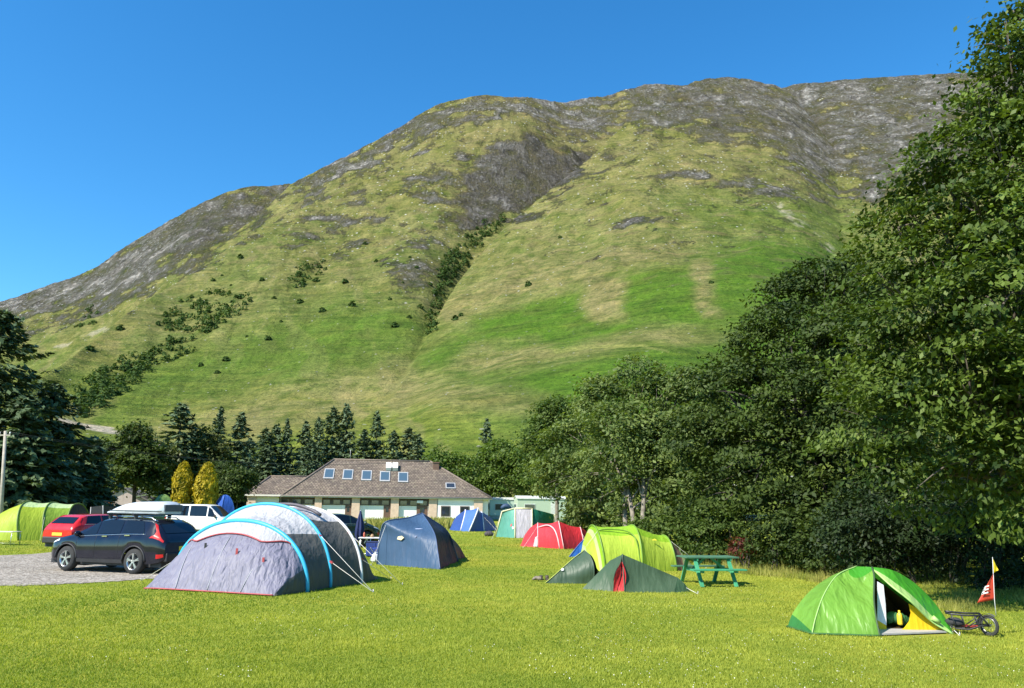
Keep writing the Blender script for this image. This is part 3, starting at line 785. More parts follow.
# ---------------------------------------------------------------- holiday caravans beyond the block
def static_caravan(px, Y, ln, col, label, rz=0.0):
    p = on(*(ap(px, 505, Y).xy))
    root = thing('static_caravan', p, label, 'caravan', rz=rz)
    pal = simple('caravan_' + col[0], col[1], .5, var=.05); tr = simple('caravan_trim', (.50, .52, .46), .5); gl = glassmat('window_dark_glass')
    W = 3.0; z0, z1 = .5, 2.75
    mb = MB(); mb.prism([(-ln / 2, -W / 2, z0), (-ln / 2, W / 2, z0), (-ln / 2, W / 2, z1), (-ln / 2, 0, z1 + .28), (-ln / 2, -W / 2, z1)], (ln, 0, 0)); mb.build('body', pal, root, bevel=.03)
    r = MB()
    for s in (-1, 1): r.prism([(-ln / 2 - .08, s * (W / 2 + .1), z1 + .0), (-ln / 2 - .08, 0, z1 + .31), (-ln / 2 - .08, 0, z1 + .38), (-ln / 2 - .08, s * (W / 2 + .1), z1 + .07)], (ln + .16, 0, 0))
    r.build('roof', tr, root)
    sk = MB(); sk.box((0, 0, .25), (ln - .1, W - .1, .5)); sk.build('skirt', simple('caravan_skirt', (.3, .31, .27), .8), root)
    n = max(2, int(ln / 2.2))
    for k in range(n):
        x = -ln / 2 + ln * (k + .5) / n
        if k == 1:
            d = MB(); d.box((x, -W / 2 - .02, 1.42), (.8, .06, 1.85)); d.build('door', tr, root)
        else:
            d = MB(); d.box((x, -W / 2 - .02, 1.75), (1.25, .06, .95)); f = d.build('window', tr, root)
            g = MB(); g.box((x, -W / 2 - .06, 1.75), (1.1, .02, .8)); g.build('pane', gl, f)
    e = MB(); e.box((-ln / 2 - .02, 0, 1.75), (.06, 1.9, .95)); f = e.build('window', tr, root)
    g = MB(); g.box((-ln / 2 - .06, 0, 1.75), (.02, 1.7, .8)); g.build('pane', gl, f)
static_caravan(540, 92, 5.6, ('green', (.36, .44, .32)), 'pale green holiday caravan behind the grey and teal tent', rz=.12)
static_caravan(507, 118, 5.2, ('sage', (.40, .50, .40)), 'sage green caravan beside the right end of the white block', rz=.1)

# ---------------------------------------------------------------- utility pole with wires
def utility_pole():
    p = gp(3, 516); p = on(*(ap(3, 512, 47).xy)); top = ap(5.5, 431, 47)
    root = thing('utility_pole', p, 'slender grey wooden pole carrying wires above the green tunnel tent', 'pole')
    mb = MB(); h = top.z - p.z; lx = top.x - p.x
    mb.tube([(0, 0, 0), (lx * .5, 0, h * .5), (lx, 0, h)], [.12, .105, .085], n=10); mb.build('post', simple('weathered_pole', (.36, .32, .27), .9, var=.2, scale=4, bmp=.4), root)
    a = MB(); a.box((lx, -.02, h - .25), (.7, .08, .08)); a.build('crossarm', simple('weathered_pole', (.36, .32, .27)), root)
    for s in (-1, 1):
        i = MB(); i.tube([(lx + s * .3, -.02, h - .2), (lx + s * .3, -.02, h - .05)], [.05, .03], n=8); i.build('insulator', simple('white_porcelain', (.6, .6, .58), .3), root)
    w = MB()
    for s in (-1, 1):
        pts = [(lx + s * .3 + t * 20, t * 22, h - .05 - 1.4 * 4 * t * (1 - t) * .6 - t * .4) for t in np.linspace(0, 1, 16)]
        w.tube(pts, .007, n=4)
    w.build('wire', simple('black_wire', (.03, .03, .03), .5), root)
utility_pole()
# ================================================================ vehicles
def carpaint(name, c, metal=0.0, rough=.28, coat=.9):
    if name in _M: return _M[name]
    m, nt, out = nmat(name)
    dirt = noise(nt, 3, 5, .6)
    rg = nt.nodes.new('ShaderNodeMapRange'); rg.inputs['To Min'].default_value = rough * .7; rg.inputs['To Max'].default_value = rough * 1.5
    nt.links.new(dirt, rg.inputs[0])
    col = ramp(nt, dirt, [(.3, c), (.75, tuple(k * .93 + .008 for k in c))])
    pbsdf(nt, out, col, rg.outputs[0], metal, .3, None, coat)
    _M[name] = m; return m
TYRE = simple('tyre_rubber', (.022, .022, .022), .85, var=.3, scale=8)
ALLOY = simple('alloy_silver', (.55, .55, .55), .28, .9, var=.05)
BLK = simple('black_plastic', (.022, .022, .024), .6, var=.2)
CHROME = simple('chrome_strip', (.7, .7, .7), .15, 1, var=.03)
REDL = simple('tail_light_red', (.45, .012, .012), .35, spec=.3, var=.2, scale=10, coat=.2)
CLEARL = simple('lamp_clear', (.72, .74, .76), .1, var=.1, coat=1)
DGLASS = simple('car_glass_dark', (.006, .008, .012), .03, spec=.55, var=.1)
PLATEY = simple('number_plate_yellow', (.75, .55, .05), .4, var=.02)
PLATEW = simple('number_plate_white', (.75, .75, .72), .4, var=.02)

def make_wheel(root, pos, side, R=.36, wd=.235, spokes=5, steel=False):
    """side +1 = left of the car; wheel axis along local y"""
    wt = MB()
    prof = [(R * .64, -wd / 2), (R * .92, -wd / 2), (R * .99, -wd * .34), (R, -wd * .12), (R, wd * .12), (R * .99, wd * .34), (R * .92, wd / 2), (R * .64, wd / 2)]
    rows = []
    for k in range(37):
        t = 2 * math.pi * k / 36; rows.append([(math.cos(t) * r, y, math.sin(t) * r) for r, y in prof])
    wt.grid(rows, 0, True)
    w = wt.build('wheel', [TYRE], root, loc=pos)
    rm = MB(); yo = side * wd / 2 * .80; ri = R * .66
    rows = []
    for k in range(37):
        t = 2 * math.pi * k / 36; c, s = math.cos(t), math.sin(t)
        rows.append([(c * ri, side * wd * .5, s * ri), (c * ri * .91, side * wd * .47, s * ri * .91), (c * ri * .88, side * wd * .1, s * ri * .88)])
    rm.grid(rows, 0, True)
    for k in range(spokes):
        t = 2 * math.pi * k / spokes + .3
        for dt in (-.10, .10):
            a = Vector((math.cos(t) * ri * .12, yo, math.sin(t) * ri * .12)); b = Vector((math.cos(t + dt) * ri * .93, yo + side * .008, math.sin(t + dt) * ri * .93))
            rm.bar(a, b, .03, .045, 0, (0, 1, 0))
    rm.tube([(0, yo - side * .02, 0), (0, yo + side * .02, 0)], ri * .22, 0, 16)
    # dark brake and hub behind the spokes
    rm.tube([(0, side * wd * .1, 0), (0, side * wd * .13, 0)], ri * .88, 1, 28)
    rm.build('rim', [ALLOY, BLK], w)
    return w

def lerp_tab(tab, x):
    xs = [t[0] for t in tab]; return float(np.interp(x, xs, [t[1] for t in tab]))

class Car:
    """lofted car body. x forward, y left, z up, origin under the middle"""
    def __init__(s, L, W, sill, belt, roof, wbelt, wroof, wheels, R, wbody, nose=.0, arch=1.17, zmid=.55):
        s.L, s.W = L, W; s.sill, s.belt, s.roof, s.wbelt, s.wroof, s.wb = sill, belt, roof, wbelt, wroof, wbody
        s.wheels, s.R, s.arch, s.zmid = wheels, R, arch, zmid
    def sm(s, tab, x, d=.05): return (lerp_tab(tab, x - d) + 2 * lerp_tab(tab, x) + lerp_tab(tab, x + d)) / 4
    def section(s, x):
        W = s.sm(s.wb, x) ; zs = s.sm(s.sill, x); zb = s.sm(s.belt, x); zr = s.sm(s.roof, x)
        wbt = s.sm(s.wbelt, x); wr = s.sm(s.wroof, x)
        zl = zs; ra = s.R * s.arch
        for xw in s.wheels:
            d = abs(x - xw)
            if d < ra: zl = max(zl, s.R + math.sqrt(ra * ra - d * d))
        zm = max(zl + .02, zs + (zb - zs) * s.zmid)
        zm2 = zm + (zb - zm) * .62
        h = max(.005, zr - zb)
        return [(W * .96, zl), (W * .992, zl + .35 * (zm - zl)), (W, zm), (W * .992, zm2), (wbt + .012, zb - .02), (wbt, zb), (wbt + (wr - wbt) * .5, zb + h * .50), (wr + (wbt - wr) * .10, zb + h * .88), (wr * .90, zb + h * .965), (wr * .6, zb + h * .995), (wr * .3, zb + h * 1.006), (0, zb + h * 1.01)]
    def pt(s, x, t, side=1, off=0.0):
        """t: index along the section (float); off: outward"""
        def P(x, t):
            S = s.section(x); i = min(int(t), len(S) - 2); f = t - i
            a, b = S[i], S[i + 1]; return Vector((x, side * (a[0] + (b[0] - a[0]) * f), a[1] + (b[1] - a[1]) * f))
        p = P(x, t)
        if off:
            e = .03; dx = P(x + e, t) - P(x - e, t); dt = P(x, min(10.999, t + .05)) - P(x, max(0, t - .05))
            n = dx.cross(dt); n = n.normalized() if n.length > 1e-9 else Vector((0, side, 0))
            if n.y * side < 0 and abs(n.y) > .05 or (abs(n.y) <= .05 and n.z < 0): n = -n
            p = p + n * off
        return p
    def body(s, root, m):
        xs = sorted(set(list(np.linspace(-s.L / 2, s.L / 2, 64)) + [xw + k * s.R * s.arch for xw in s.wheels for k in np.linspace(-1, 1, 17)] + [xw + sg * s.R * s.arch * 1.003 for xw in s.wheels for sg in (-1, 1)]))
        rows = []
        for x in xs:
            S = s.section(x); half = [(x, y, z) for y, z in S]; rows.append(half + [(x, -y, z) for y, z in S[-2::-1]])
        mb = MB(); mb.grid(rows, 0, True)
        for r, rev in ((rows[0], True), (rows[-1], False)):
            mb.add(r, [tuple(range(len(r)))[::-1] if rev else tuple(range(len(r)))], 0)
        o = mb.build('body', m, root, weld=True)
        md = o.modifiers.new('edge', 'EDGE_SPLIT'); md.split_angle = math.radians(38)
        u = MB(); u.box((0, 0, .32), (s.L * .94, s.W * .80, .22)); u.build('underbody', BLK, root)
        for xw in s.wheels:
            wl = MB(); wl.box((xw, 0, s.R + .06), (s.R * 2.3, s.W * .60, s.R * 1.5)); wl.build('wheel_well', BLK, root)
        return o
    def patch(s, name, m, root, xa, xb, t0, t1, side=1, off=.008, n=14, k=6, rake=(0, 0), th=0):
        """panel lying on the body between two stations; rake shifts the ends at the top"""
        rows = []
        for j in range(k + 1):
            f = j / k; t = t0 + (t1 - t0) * f; a = xa + rake[0] * f; b = xb + rake[1] * f
            rows.append([s.pt(a + (b - a) * i / n, t, side, off) for i in range(n + 1)])
        mb = MB(); mb.grid(rows if side > 0 else [r[::-1] for r in rows], 0, True); return mb.build(name, m, root)
    def ends_patch(s, name, m, root, xfun, zpts, off=.01):
        """panel across the car: xfun(t) on (y,z) rows"""
        mb = MB(); mb.grid(zpts, 0, True); return mb.build(name, m, root)
    def cross(s, name, m, root, x0, x1, w0, w1, off=.012, n=10):
        """panel over the top of the body (windscreen, rear window) between stations x0 and x1"""
        rows = []
        for j in range(9):
            f = j / 8; x = x0 + (x1 - x0) * f; wf = w0 + (w1 - w0) * f; S = s.section(x); top = [(y, z) for y, z in S[5:]]
            ys = [p[0] for p in top][::-1]; zs = [p[1] for p in top][::-1]; row = []
            for i in range(2 * n + 1):
                y = (i / n - 1) * wf; row.append(Vector((x, y, float(np.interp(abs(y), ys, zs)))))
            rows.append(row)
        d = Vector((x1 - x0, 0, rows[-1][n].z - rows[0][n].z)); nn = Vector((-d.z, 0, d.x)).normalized()
        if nn.z < 0: nn = -nn
        mb = MB(); mb.grid([[p + nn * off for p in r] for r in rows], 0, True); return mb.build(name, m, root)
    def seam(s, root, pts, side=1, r=.004):
        mb = MB(); mb.tube([s.pt(x, t, side, .001) for x, t in pts], r, n=4); return mb

def place(root, pos, fwd):
    root.location = pos; root.rotation_euler = (0, 0, math.atan2(fwd[1], fwd[0]))

def suv_body(name, label, cat, paint, group=None, L=4.63, H=1.67, W=.95, rails=True, boxy=0.0):
    root = thing(name, (0, 0, 0), label, cat, group)
    h = L / 2; R = .365; wf, wr = h - .93, -h + 1.03
    sill = [(-h, .46), (-h + .12, .36), (-h + .5, .30), (h - .6, .28), (h - .1, .34), (h, .46)]
    belt = [(-h, .86), (-h + .1, 1.02), (-h + .4, 1.12), (-h + 1.4, 1.10), (0, 1.05), (.95, 1.02), (1.15, 1.02), (h - .5, .93), (h - .15, .80), (h, .62)]
    roof = [(-h, .88), (-h + .08, 1.06), (-h + .18, 1.16), (-h + .52, H - .13), (-h + .75, H - .03), (-h + 1.5, H), (0, H), (.35, H - .05), (1.22, 1.10), (1.32, 1.07), (h - .5, .98), (h - .15, .85), (h, .64)]
    wb = [(-h, W * .84), (-h + .15, W * .93), (-h + .7, W), (h - .9, W), (h - .3, W * .93), (h - .06, W * .78), (h, W * .70)]
    wbelt = [(x, y * .945) for x, y in wb]
    wroof = [(-h, W * .74), (-h + .3, W * .73), (-h + .8, W * .70), (0, W * .71), (.5, W * .72), (1.3, W * .84), (h - .3, W * .80), (h, W * .6)]
    c = Car(L, 2 * W, sill, belt, roof, wbelt, wroof, (wf, wr), R, wb)
    c.body(root, paint)
    for s in (1, -1):
        for x in (wf, wr): make_wheel(root, (x, s * (W - .125), R), s, R)
        # side windows and the frame strips between them
        c.patch('window', DGLASS, root, .30, 1.04, 5.25, 7.0, s, rake=(.02, -.62))
        c.patch('window', DGLASS, root, -.62, .22, 5.25, 7.0, s, rake=(.03, .02))
        c.patch('window', DGLASS, root, -1.55, -.70, 5.25, 7.0, s, rake=(.22, .03))
        strip = MB(); strip.tube([c.pt(x, 5.12, s, .006) for x in np.linspace(-1.62, 1.12, 24)], .010, n=5); strip.build('window_trim', CHROME, root)
        # door seams, handles, mirror, lower cladding
        sm_ = MB()
        for x0, rk in ((1.02, -.04), (.26, 0), (-.66, 0)):
            sm_.tube([c.pt(x0 + rk * k / 8, .6 + 4.4 * k / 8, s, .002) for k in range(9)], .005, n=4)
        sm_.tube([c.pt(x, .55, s, .002) for x in np.linspace(wr + .5, wf - .5, 12)], .005, n=4)
        sm_.build('door_seam', BLK, root)
        for x in (.02, -.86):
            hb = MB(); a = c.pt(x, 4.2, s, .025); b = c.pt(x - .20, 4.2, s, .025); hb.bar(a, b, .02, .03); hb.build('door_handle', CHROME, root)
        mi = MB(); p = c.pt(.98, 5.3, s, .09); mi.ball(p, (.07, .12, .085)); mi.bar(c.pt(.98, 5.1, s, 0), p, .04, .04); mi.build('wing_mirror', paint, root)
        c.patch('side_cladding', BLK, root, wr + R * 1.2, wf - R * 1.2, .02, .75, s, off=.012)
        for xw in (wr, wf):
            a = MB(); a.tube([(xw + R * c.arch * 1.02 * math.cos(t), s * (W * .985), R + R * c.arch * 1.02 * math.sin(t)) for t in np.linspace(.02, math.pi - .02, 20)], .024, n=6); a.build('arch_trim', BLK, root)
        # tall tail light climbing the rear pillar
        tl = MB(); rows = []
        for k in range(9):
            f = k / 8; t = 3.5 + 3.9 * f; x0 = -h + .07 + .52 * max(0, f - .25) ; wd = .46 - .34 * min(1, f * 1.6) if f < .62 else .13
            rows.append([c.pt(x0 + wd * i / 4, t, s, .014) for i in range(5)])
        tl.grid(rows, 0, True); tl.build('tail_light', REDL, root)
        hl = MB(); hl.grid([[c.pt(h - .55 + .42 * i / 6, 3.6 + 1.1 * j / 3, s, .012) for i in range(7)] for j in range(4)], 0, True); hl.build('headlight', CLEARL, root)
        rf = MB(); rf.grid([[c.pt(-h + .03 + .20 * i / 4, .9 + .5 * j, s, .014) for i in range(5)] for j in range(2)], 0, True); rf.build('rear_reflector', REDL, root)
        if rails:
            rl = MB(); rl.tube([c.pt(x, 8.6, s, .06 if -1.5 < x < .25 else .0) for x in np.linspace(-1.65, .4, 16)], .017, n=6); rl.build('roof_rail', CHROME, root)
    c.cross('windscreen', DGLASS, root, 1.18, .40, W * .74, W * .62)
    c.cross('rear_window', DGLASS, root, -h + .19, -h + .53, W * .66, W * .58)
    # tail gate details, bumper, plates, exhausts
    b = MB(); b.box((-h + .02, 0, .50), (.16, W * 1.62, .26)); b.build('rear_bumper', BLK, root, bevel=.04)
    b = MB(); b.box((-h - .005, 0, .74), (.02, .52, .12)); b.build('number_plate', PLATEY, root)
    b = MB(); b.box((h - .03, 0, .48), (.12, W * 1.35, .22)); b.build('front_bumper', BLK, root, bevel=.04)
    b = MB(); b.box((h + .0, 0, .70), (.05, .85, .20)); b.build('grille', BLK, root)
    b = MB(); b.box((h + .04, 0, .47), (.02, .52, .11)); b.build('number_plate', PLATEW, root)
    return root, c

def dark_suv():
    paint = carpaint('midnight_blue_paint', (.003, .004, .012), 0, .10, .55)
    root, c = suv_body('parked_car', 'dark navy estate car with silver roof box parked on the gravel', 'car', paint, H=1.58)
    # crossbars and roof box
    cb = MB()
    for x in (-.95, .05):
        cb.bar((x, -.78, 1.68), (x, .78, 1.68), .07, .035)
        for s in (-1, 1): cb.box((x, s * .66, 1.62), (.1, .06, .12))
    cb.build('roof_bar', BLK, root)
    bx = MB(); rows = []
    for k in range(25):
        f = k / 24; x = -1.72 + 2.45 * f
        w = .44 * min(1, (1 - max(0, f - .62) * 1.5)) * (1 - .25 * max(0, .06 - f) / .06); hh = (.37 - .04 * f) * (1 - .92 * max(0, (f - .45) / .55) ** 1.7) * (1 - .25 * max(0, .05 - f) / .05)
        hh = max(hh, .05)
        rows.append([(x, .0 + w * a, 1.715 + hh * b) for a, b in ((-.93, 0), (-1, .12), (-1, .55), (-.86, .90), (-.5, 1), (0, 1.03), (.5, 1), (.86, .90), (1, .55), (1, .12), (.93, 0))])
    bx.grid(rows, 0, True)
    for r in (rows[0][::-1], rows[-1]): bx.add(r, [tuple(range(len(r)))], 0)
    rb = bx.build('roof_box', simple('roof_box_silver', (.60, .64, .67), .35, .25, var=.04, coat=.3), root)
    st = MB(); st.tube([(x, .452 * min(1, (1 - max(0, ((x + 1.72) / 2.45) - .62) * 1.5)), 1.80) for x in np.linspace(-1.7, .6, 14)], .012, n=4)
    st.tube([(x, -.452 * min(1, (1 - max(0, ((x + 1.72) / 2.45) - .62) * 1.5)), 1.80) for x in np.linspace(-1.7, .6, 14)], .012, n=4); st.build('lid_seam', BLK, rb)
    dk = MB(); dk.box((-1.705, 0, 1.89), (.05, .70, .20)); dk.build('end_panel', simple('dark_grey_plastic', (.09, .10, .115), .4), rb)
    return root
r = dark_suv()
_f = gp(67, 568.5); _b = gp(137, 577)
def set_car(root, pf, pr, shift=0.0, L=4.63, wf=1.385, wr=-1.285, W=.95):
    """stand the near wheels on the two ground points' line, keeping the real wheelbase"""
    m = (pf + pr) / 2; d = (pf - pr); d.z = 0; d.normalize(); left = Vector((-d.y, d.x, 0)); side = 1 if left.dot(Vector((-m.x, -m.y, 0))) > 0 else -1
    c = m - left * side * (W - .12) - d * ((wf + wr) / 2); c.z = float(gz(c.x, c.y)) + .012
    root.location = c; root.rotation_euler = (0, 0, math.atan2(d.y, d.x))
_mid = (_f + _b) / 2; _c = Vector((_mid.x, _mid.y, 0)); _hd = Vector((-.93, .36, 0)).normalized()
set_car(r, _c + _hd * 1.3, _c - _hd * 1.3)

def red_car():
    paint = carpaint('bright_red_paint', (.50, .012, .010), 0, .22)
    root, c = suv_body('parked_car', 'bright red estate car with a pale number plate, parked beyond the dark car', 'car', paint, L=4.35, H=1.55, W=.90, rails=False)
    p = gp(76, 551)
    place(root, on(p.x + .3, p.y + 1.1), Vector((.30, .95, 0)))
    return root
red_car()

def white_van():
    L, W, H = 4.9, .95, 1.97; h = L / 2; R = .34; wf, wr = h - .95, -h + 1.0
    paint = carpaint('white_van_paint', (.74, .74, .73), 0, .25)
    root = thing('parked_van', (0, 0, 0), 'white passenger van with dark side windows parked beyond the big grey tent', 'van')
    sill = [(-h, .40), (-h + .1, .32), (h - .4, .28), (h, .42)]
    belt = [(-h, 1.10), (-h + .1, 1.12), (h - 1.2, 1.08), (h - .9, 1.05), (h - .2, .88), (h, .66)]
    roof = [(-h, 1.30), (-h + .06, H - .35), (-h + .16, H - .05), (-h + .4, H), (h - 2.0, H), (h - 1.75, H - .06), (h - .85, 1.16), (h - .75, 1.10), (h - .2, .94), (h, .68)]
    wb = [(-h, W * .93), (-h + .1, W), (h - .8, W), (h - .2, W * .9), (h, W * .76)]
    wbelt = [(x, y * .975) for x, y in wb]; wroof = [(-h, W * .84), (h - 1.8, W * .83), (h - .9, W * .80), (h, W * .66)]
    c = Car(L, 2 * W, sill, belt, roof, wbelt, wroof, (wf, wr), R, wb); c.body(root, paint)
    for s in (1, -1):
        for x in (wf, wr): make_wheel(root, (x, s * (W - .12), R), s, R)
        for xa, xb, rk in ((.72, h - 1.05, (0, -.42)), (-.62, .62, (0, 0)), (-h + .22, -.74, (.1, 0))):
            c.patch('window', DGLASS, root, xa, xb, 5.2, 7.05, s, rake=rk)
        sm_ = MB()
        for x in (h - .98, .67, -.68): sm_.tube([c.pt(x, .6 + 4.4 * k / 8, s, .002) for k in range(9)], .006, n=4)
        sm_.build('door_seam', BLK, root)
        mi = MB(); p = c.pt(h - 1.15, 5.4, s, .12); mi.ball(p, (.06, .10, .13)); mi.bar(c.pt(h - 1.15, 5.2, s, 0), p, .05, .05); mi.build('wing_mirror', BLK, root)
        hb = MB(); hb.bar(c.pt(.9, 4.3, s, .02), c.pt(.72, 4.3, s, .02), .02, .03); hb.build('door_handle', BLK, root)
        tl = MB(); tl.grid([[c.pt(-h + .02 + .10 * i, 3.2 + 1.6 * j / 4, s, .012) for i in range(2)] for j in range(5)], 0, True); tl.build('tail_light', REDL, root)
        hl = MB(); hl.grid([[c.pt(h - .42 + .32 * i / 4, 3.4 + 1.3 * j / 3, s, .012) for i in range(5)] for j in range(4)], 0, True); hl.build('headlight', CLEARL, root)
    c.cross('windscreen', DGLASS, root, h - .88, h - 1.70, W * .76, W * .74)
    rw = MB(); rw.box((-h - .0, 0, 1.48), (.06, W * 1.5, .48)); rw.build('rear_window', DGLASS, root)
    b = MB(); b.box((-h + .02, 0, .46), (.14, W * 1.8, .22)); b.build('rear_bumper', BLK, root, bevel=.03)
    b = MB(); b.box((h - .03, 0, .46), (.12, W * 1.4, .22)); b.build('front_bumper', BLK, root, bevel=.03)
    b = MB(); b.box((-h - .04, 0, .90), (.02, .52, .11)); b.build('number_plate', PLATEY, root)
    p = ap(206, 505, 56); place(root, on(p.x, p.y), Vector((.93, -.16, 0)))
white_van()

def green_hatch():
    """dark green car behind the tents with its tailgate raised"""
    paint = carpaint('dark_green_paint', (.016, .035, .026), 0, .2)
    root, c = suv_body('parked_car', 'dark green car with its door standing open behind the grey and navy tents', 'car', paint, L=4.1, H=1.52, W=.87, rails=False)
    p = ap(338, 507, 38); place(root, on(p.x, p.y), Vector((.75, .66, 0)))
    # opened front door
    W = .87; dr = MB(); hx, hy = 1.0, W * .97
    d = Vector((-.35, .94, 0)).normalized()
    P = lambda k, z: Vector((hx, hy, 0)) + d * k + Vector((0, 0, z))
    dr.prism([P(0, .35), P(.95, .35), P(1.0, .75), P(1.0, 1.0), P(0, 1.0)], d.cross(Vector((0, 0, 1))) * .08)
    do = dr.build('door', paint, root)
    fr = MB(); fr.tube(smooth_path([P(0, 1.0), P(.35, 1.36), P(.85, 1.42), P(1.0, 1.0)], 14), .028, n=6); fr.build('door_frame', BLK, do)
    g = MB(); g.prism([P(.06, 1.0), P(.95, 1.0), P(.83, 1.39), P(.38, 1.33)], d.cross(Vector((0, 0, 1))) * .01); g.build('pane', DGLASS, do)
green_hatch()
# ================================================================ tents
ROPE = simple('guy_line_pale', (.62, .60, .55), .7, var=.05)
PEGM = simple('peg_metal', (.35, .35, .36), .4, .8)

class Tent:
    def __init__(s, label, base, group='tents pitched on the field', name='tent'):
        s.o = Vector(base); s.root = thing(name, s.o, label, 'tent', group); s.seed = int(abs(base[0]) * 37 + abs(base[1]) * 11)
    def part(s, mb, name, mats, **k): return mb.build(name, mats, k.pop('parent', s.root), origin=s.o, **k)
    def skin(s, name, rows, mats, mfun=None, wr=.012, parent=None):
        """cloth panel with wrinkles"""
        if wr:
            n, m = len(rows), len(rows[0]); out = []
            for i, r in enumerate(rows):
                q = []
                for j, p in enumerate(r):
                    ed = min(1, min(i, n - 1 - i) / 1.5) * min(1, min(j, m - 1 - j) / 1.5)
                    a = np.array([p.x * 3.1 + p.z * 1.3]); b = np.array([p.y * 3.1 - p.z * 2.1])
                    d = float(fbm(a, b, 3, s.seed % 97)[0]) * wr * ed * 2
                    i2, j2 = min(i + 1, n - 1), min(j + 1, m - 1)
                    nv = (rows[i2][j] - rows[max(i - 1, 0)][j]).cross(rows[i][j2] - rows[i][max(j - 1, 0)])
                    nv = nv.normalized() if nv.length > 1e-9 else Vector((0, 0, 1))
                    q.append(p + nv * d)
                out.append(q)
            rows = out
        mb = MB(); mb.grid(rows, 0, True, mfun=mfun); return s.part(mb, name, mats, parent=parent or s.root)
    def sleeve(s, pts, m, r=.03, name='pole_sleeve', parent=None):
        mb = MB(); mb.tube(pts, r, n=7); return s.part(mb, name, m, parent=parent or s.root)
    def guy(s, a, b, tab=None, r=.006):
        a = Vector(a); b = Vector(b); b = on(b.x, b.y); mb = MB(); mb.tube([a, b], r, n=5); g = s.part(mb, 'guy_rope', ROPE)
        p = MB(); p.tube([b + Vector((0, 0, .07)), b + Vector((0, 0, -.05))], .008, n=5); s.part(p, 'peg', PEGM, parent=g)
        if tab is not None:
            t = MB(); d = (b - a).normalized(); t.bar(a, a + d * .16, .05, .035); s.part(t, 'tab', tab, parent=g)

def tri(A, B, n, m):
    """rows from curve A (n pts) to curve B, both lists of Vectors, m rows"""
    return [[a.lerp(b, i / m) for a, b in zip(A, B)] for i in range(m + 1)]

def saddle(rows, inward, amt):
    """pull the middle of the panel towards a point, as tensioned cloth does"""
    n, m = len(rows), len(rows[0]); out = []
    for i, r in enumerate(rows):
        q = []
        for j, p in enumerate(r):
            w = 4 * (i / (n - 1)) * (1 - i / (n - 1)) * min(1, 6 * (j / (m - 1)) * (1 - j / (m - 1)))
            d = (inward - p); q.append(p + d.normalized() * amt * w)
        out.append(q)
    return out

def sub(rows, lo, hi, m, axis=1):
    """the strip of a panel between two boundary curves (fractions along the hoop, or down the panel)"""
    n, k = len(rows), len(rows[0])
    def S(u, v):
        u = min(max(u, 0), 1) * (n - 1); v = min(max(v, 0), 1) * (k - 1); i = min(int(u), n - 2); j = min(int(v), k - 2); a, b = u - i, v - j
        return rows[i][j].lerp(rows[i][j + 1], b).lerp(rows[i + 1][j].lerp(rows[i + 1][j + 1], b), a)
    if axis == 1:
        return [[S(i / (n - 1), lo(i / (n - 1)) + (hi(i / (n - 1)) - lo(i / (n - 1))) * j / m) for j in range(m + 1)] for i in range(n)]
    return [[S(lo(j / (k - 1)) + (hi(j / (k - 1)) - lo(j / (k - 1))) * i / m, j / (k - 1)) for j in range(k)] for i in range(m + 1)]

def hit(rows, px, py):
    from mathutils.geometry import intersect_ray_tri
    d = ray(px, py); o = Vector((0, 0, CAMH)); best = None
    for i in range(len(rows) - 1):
        for j in range(len(rows[0]) - 1):
            for T in ((rows[i][j], rows[i][j + 1], rows[i + 1][j]), (rows[i + 1][j], rows[i][j + 1], rows[i + 1][j + 1])):
                h = intersect_ray_tri(*T, d, o, True)
                if h and (best is None or h.y < best[0].y):
                    nn = (T[1] - T[0]).cross(T[2] - T[0]).normalized(); best = (h.copy(), -nn if nn.y > 0 else nn)
    return best

def decal(t, rows, px, py, shape, m, name, off=.025):
    """small printed patch lying on a panel; shape in metres"""
    h = hit(rows, px, py)
    if not h: return
    q, nn = h; x = Vector((0, 0, 1)).cross(nn); x = -x if x.x < 0 else x; x.normalize(); z = nn.cross(x); z = -z if z.z < 0 else z
    mb = MB(); mb.prism([q + nn * off + x * a + z * b for a, b in shape], nn * .008); t.part(mb, name, m)

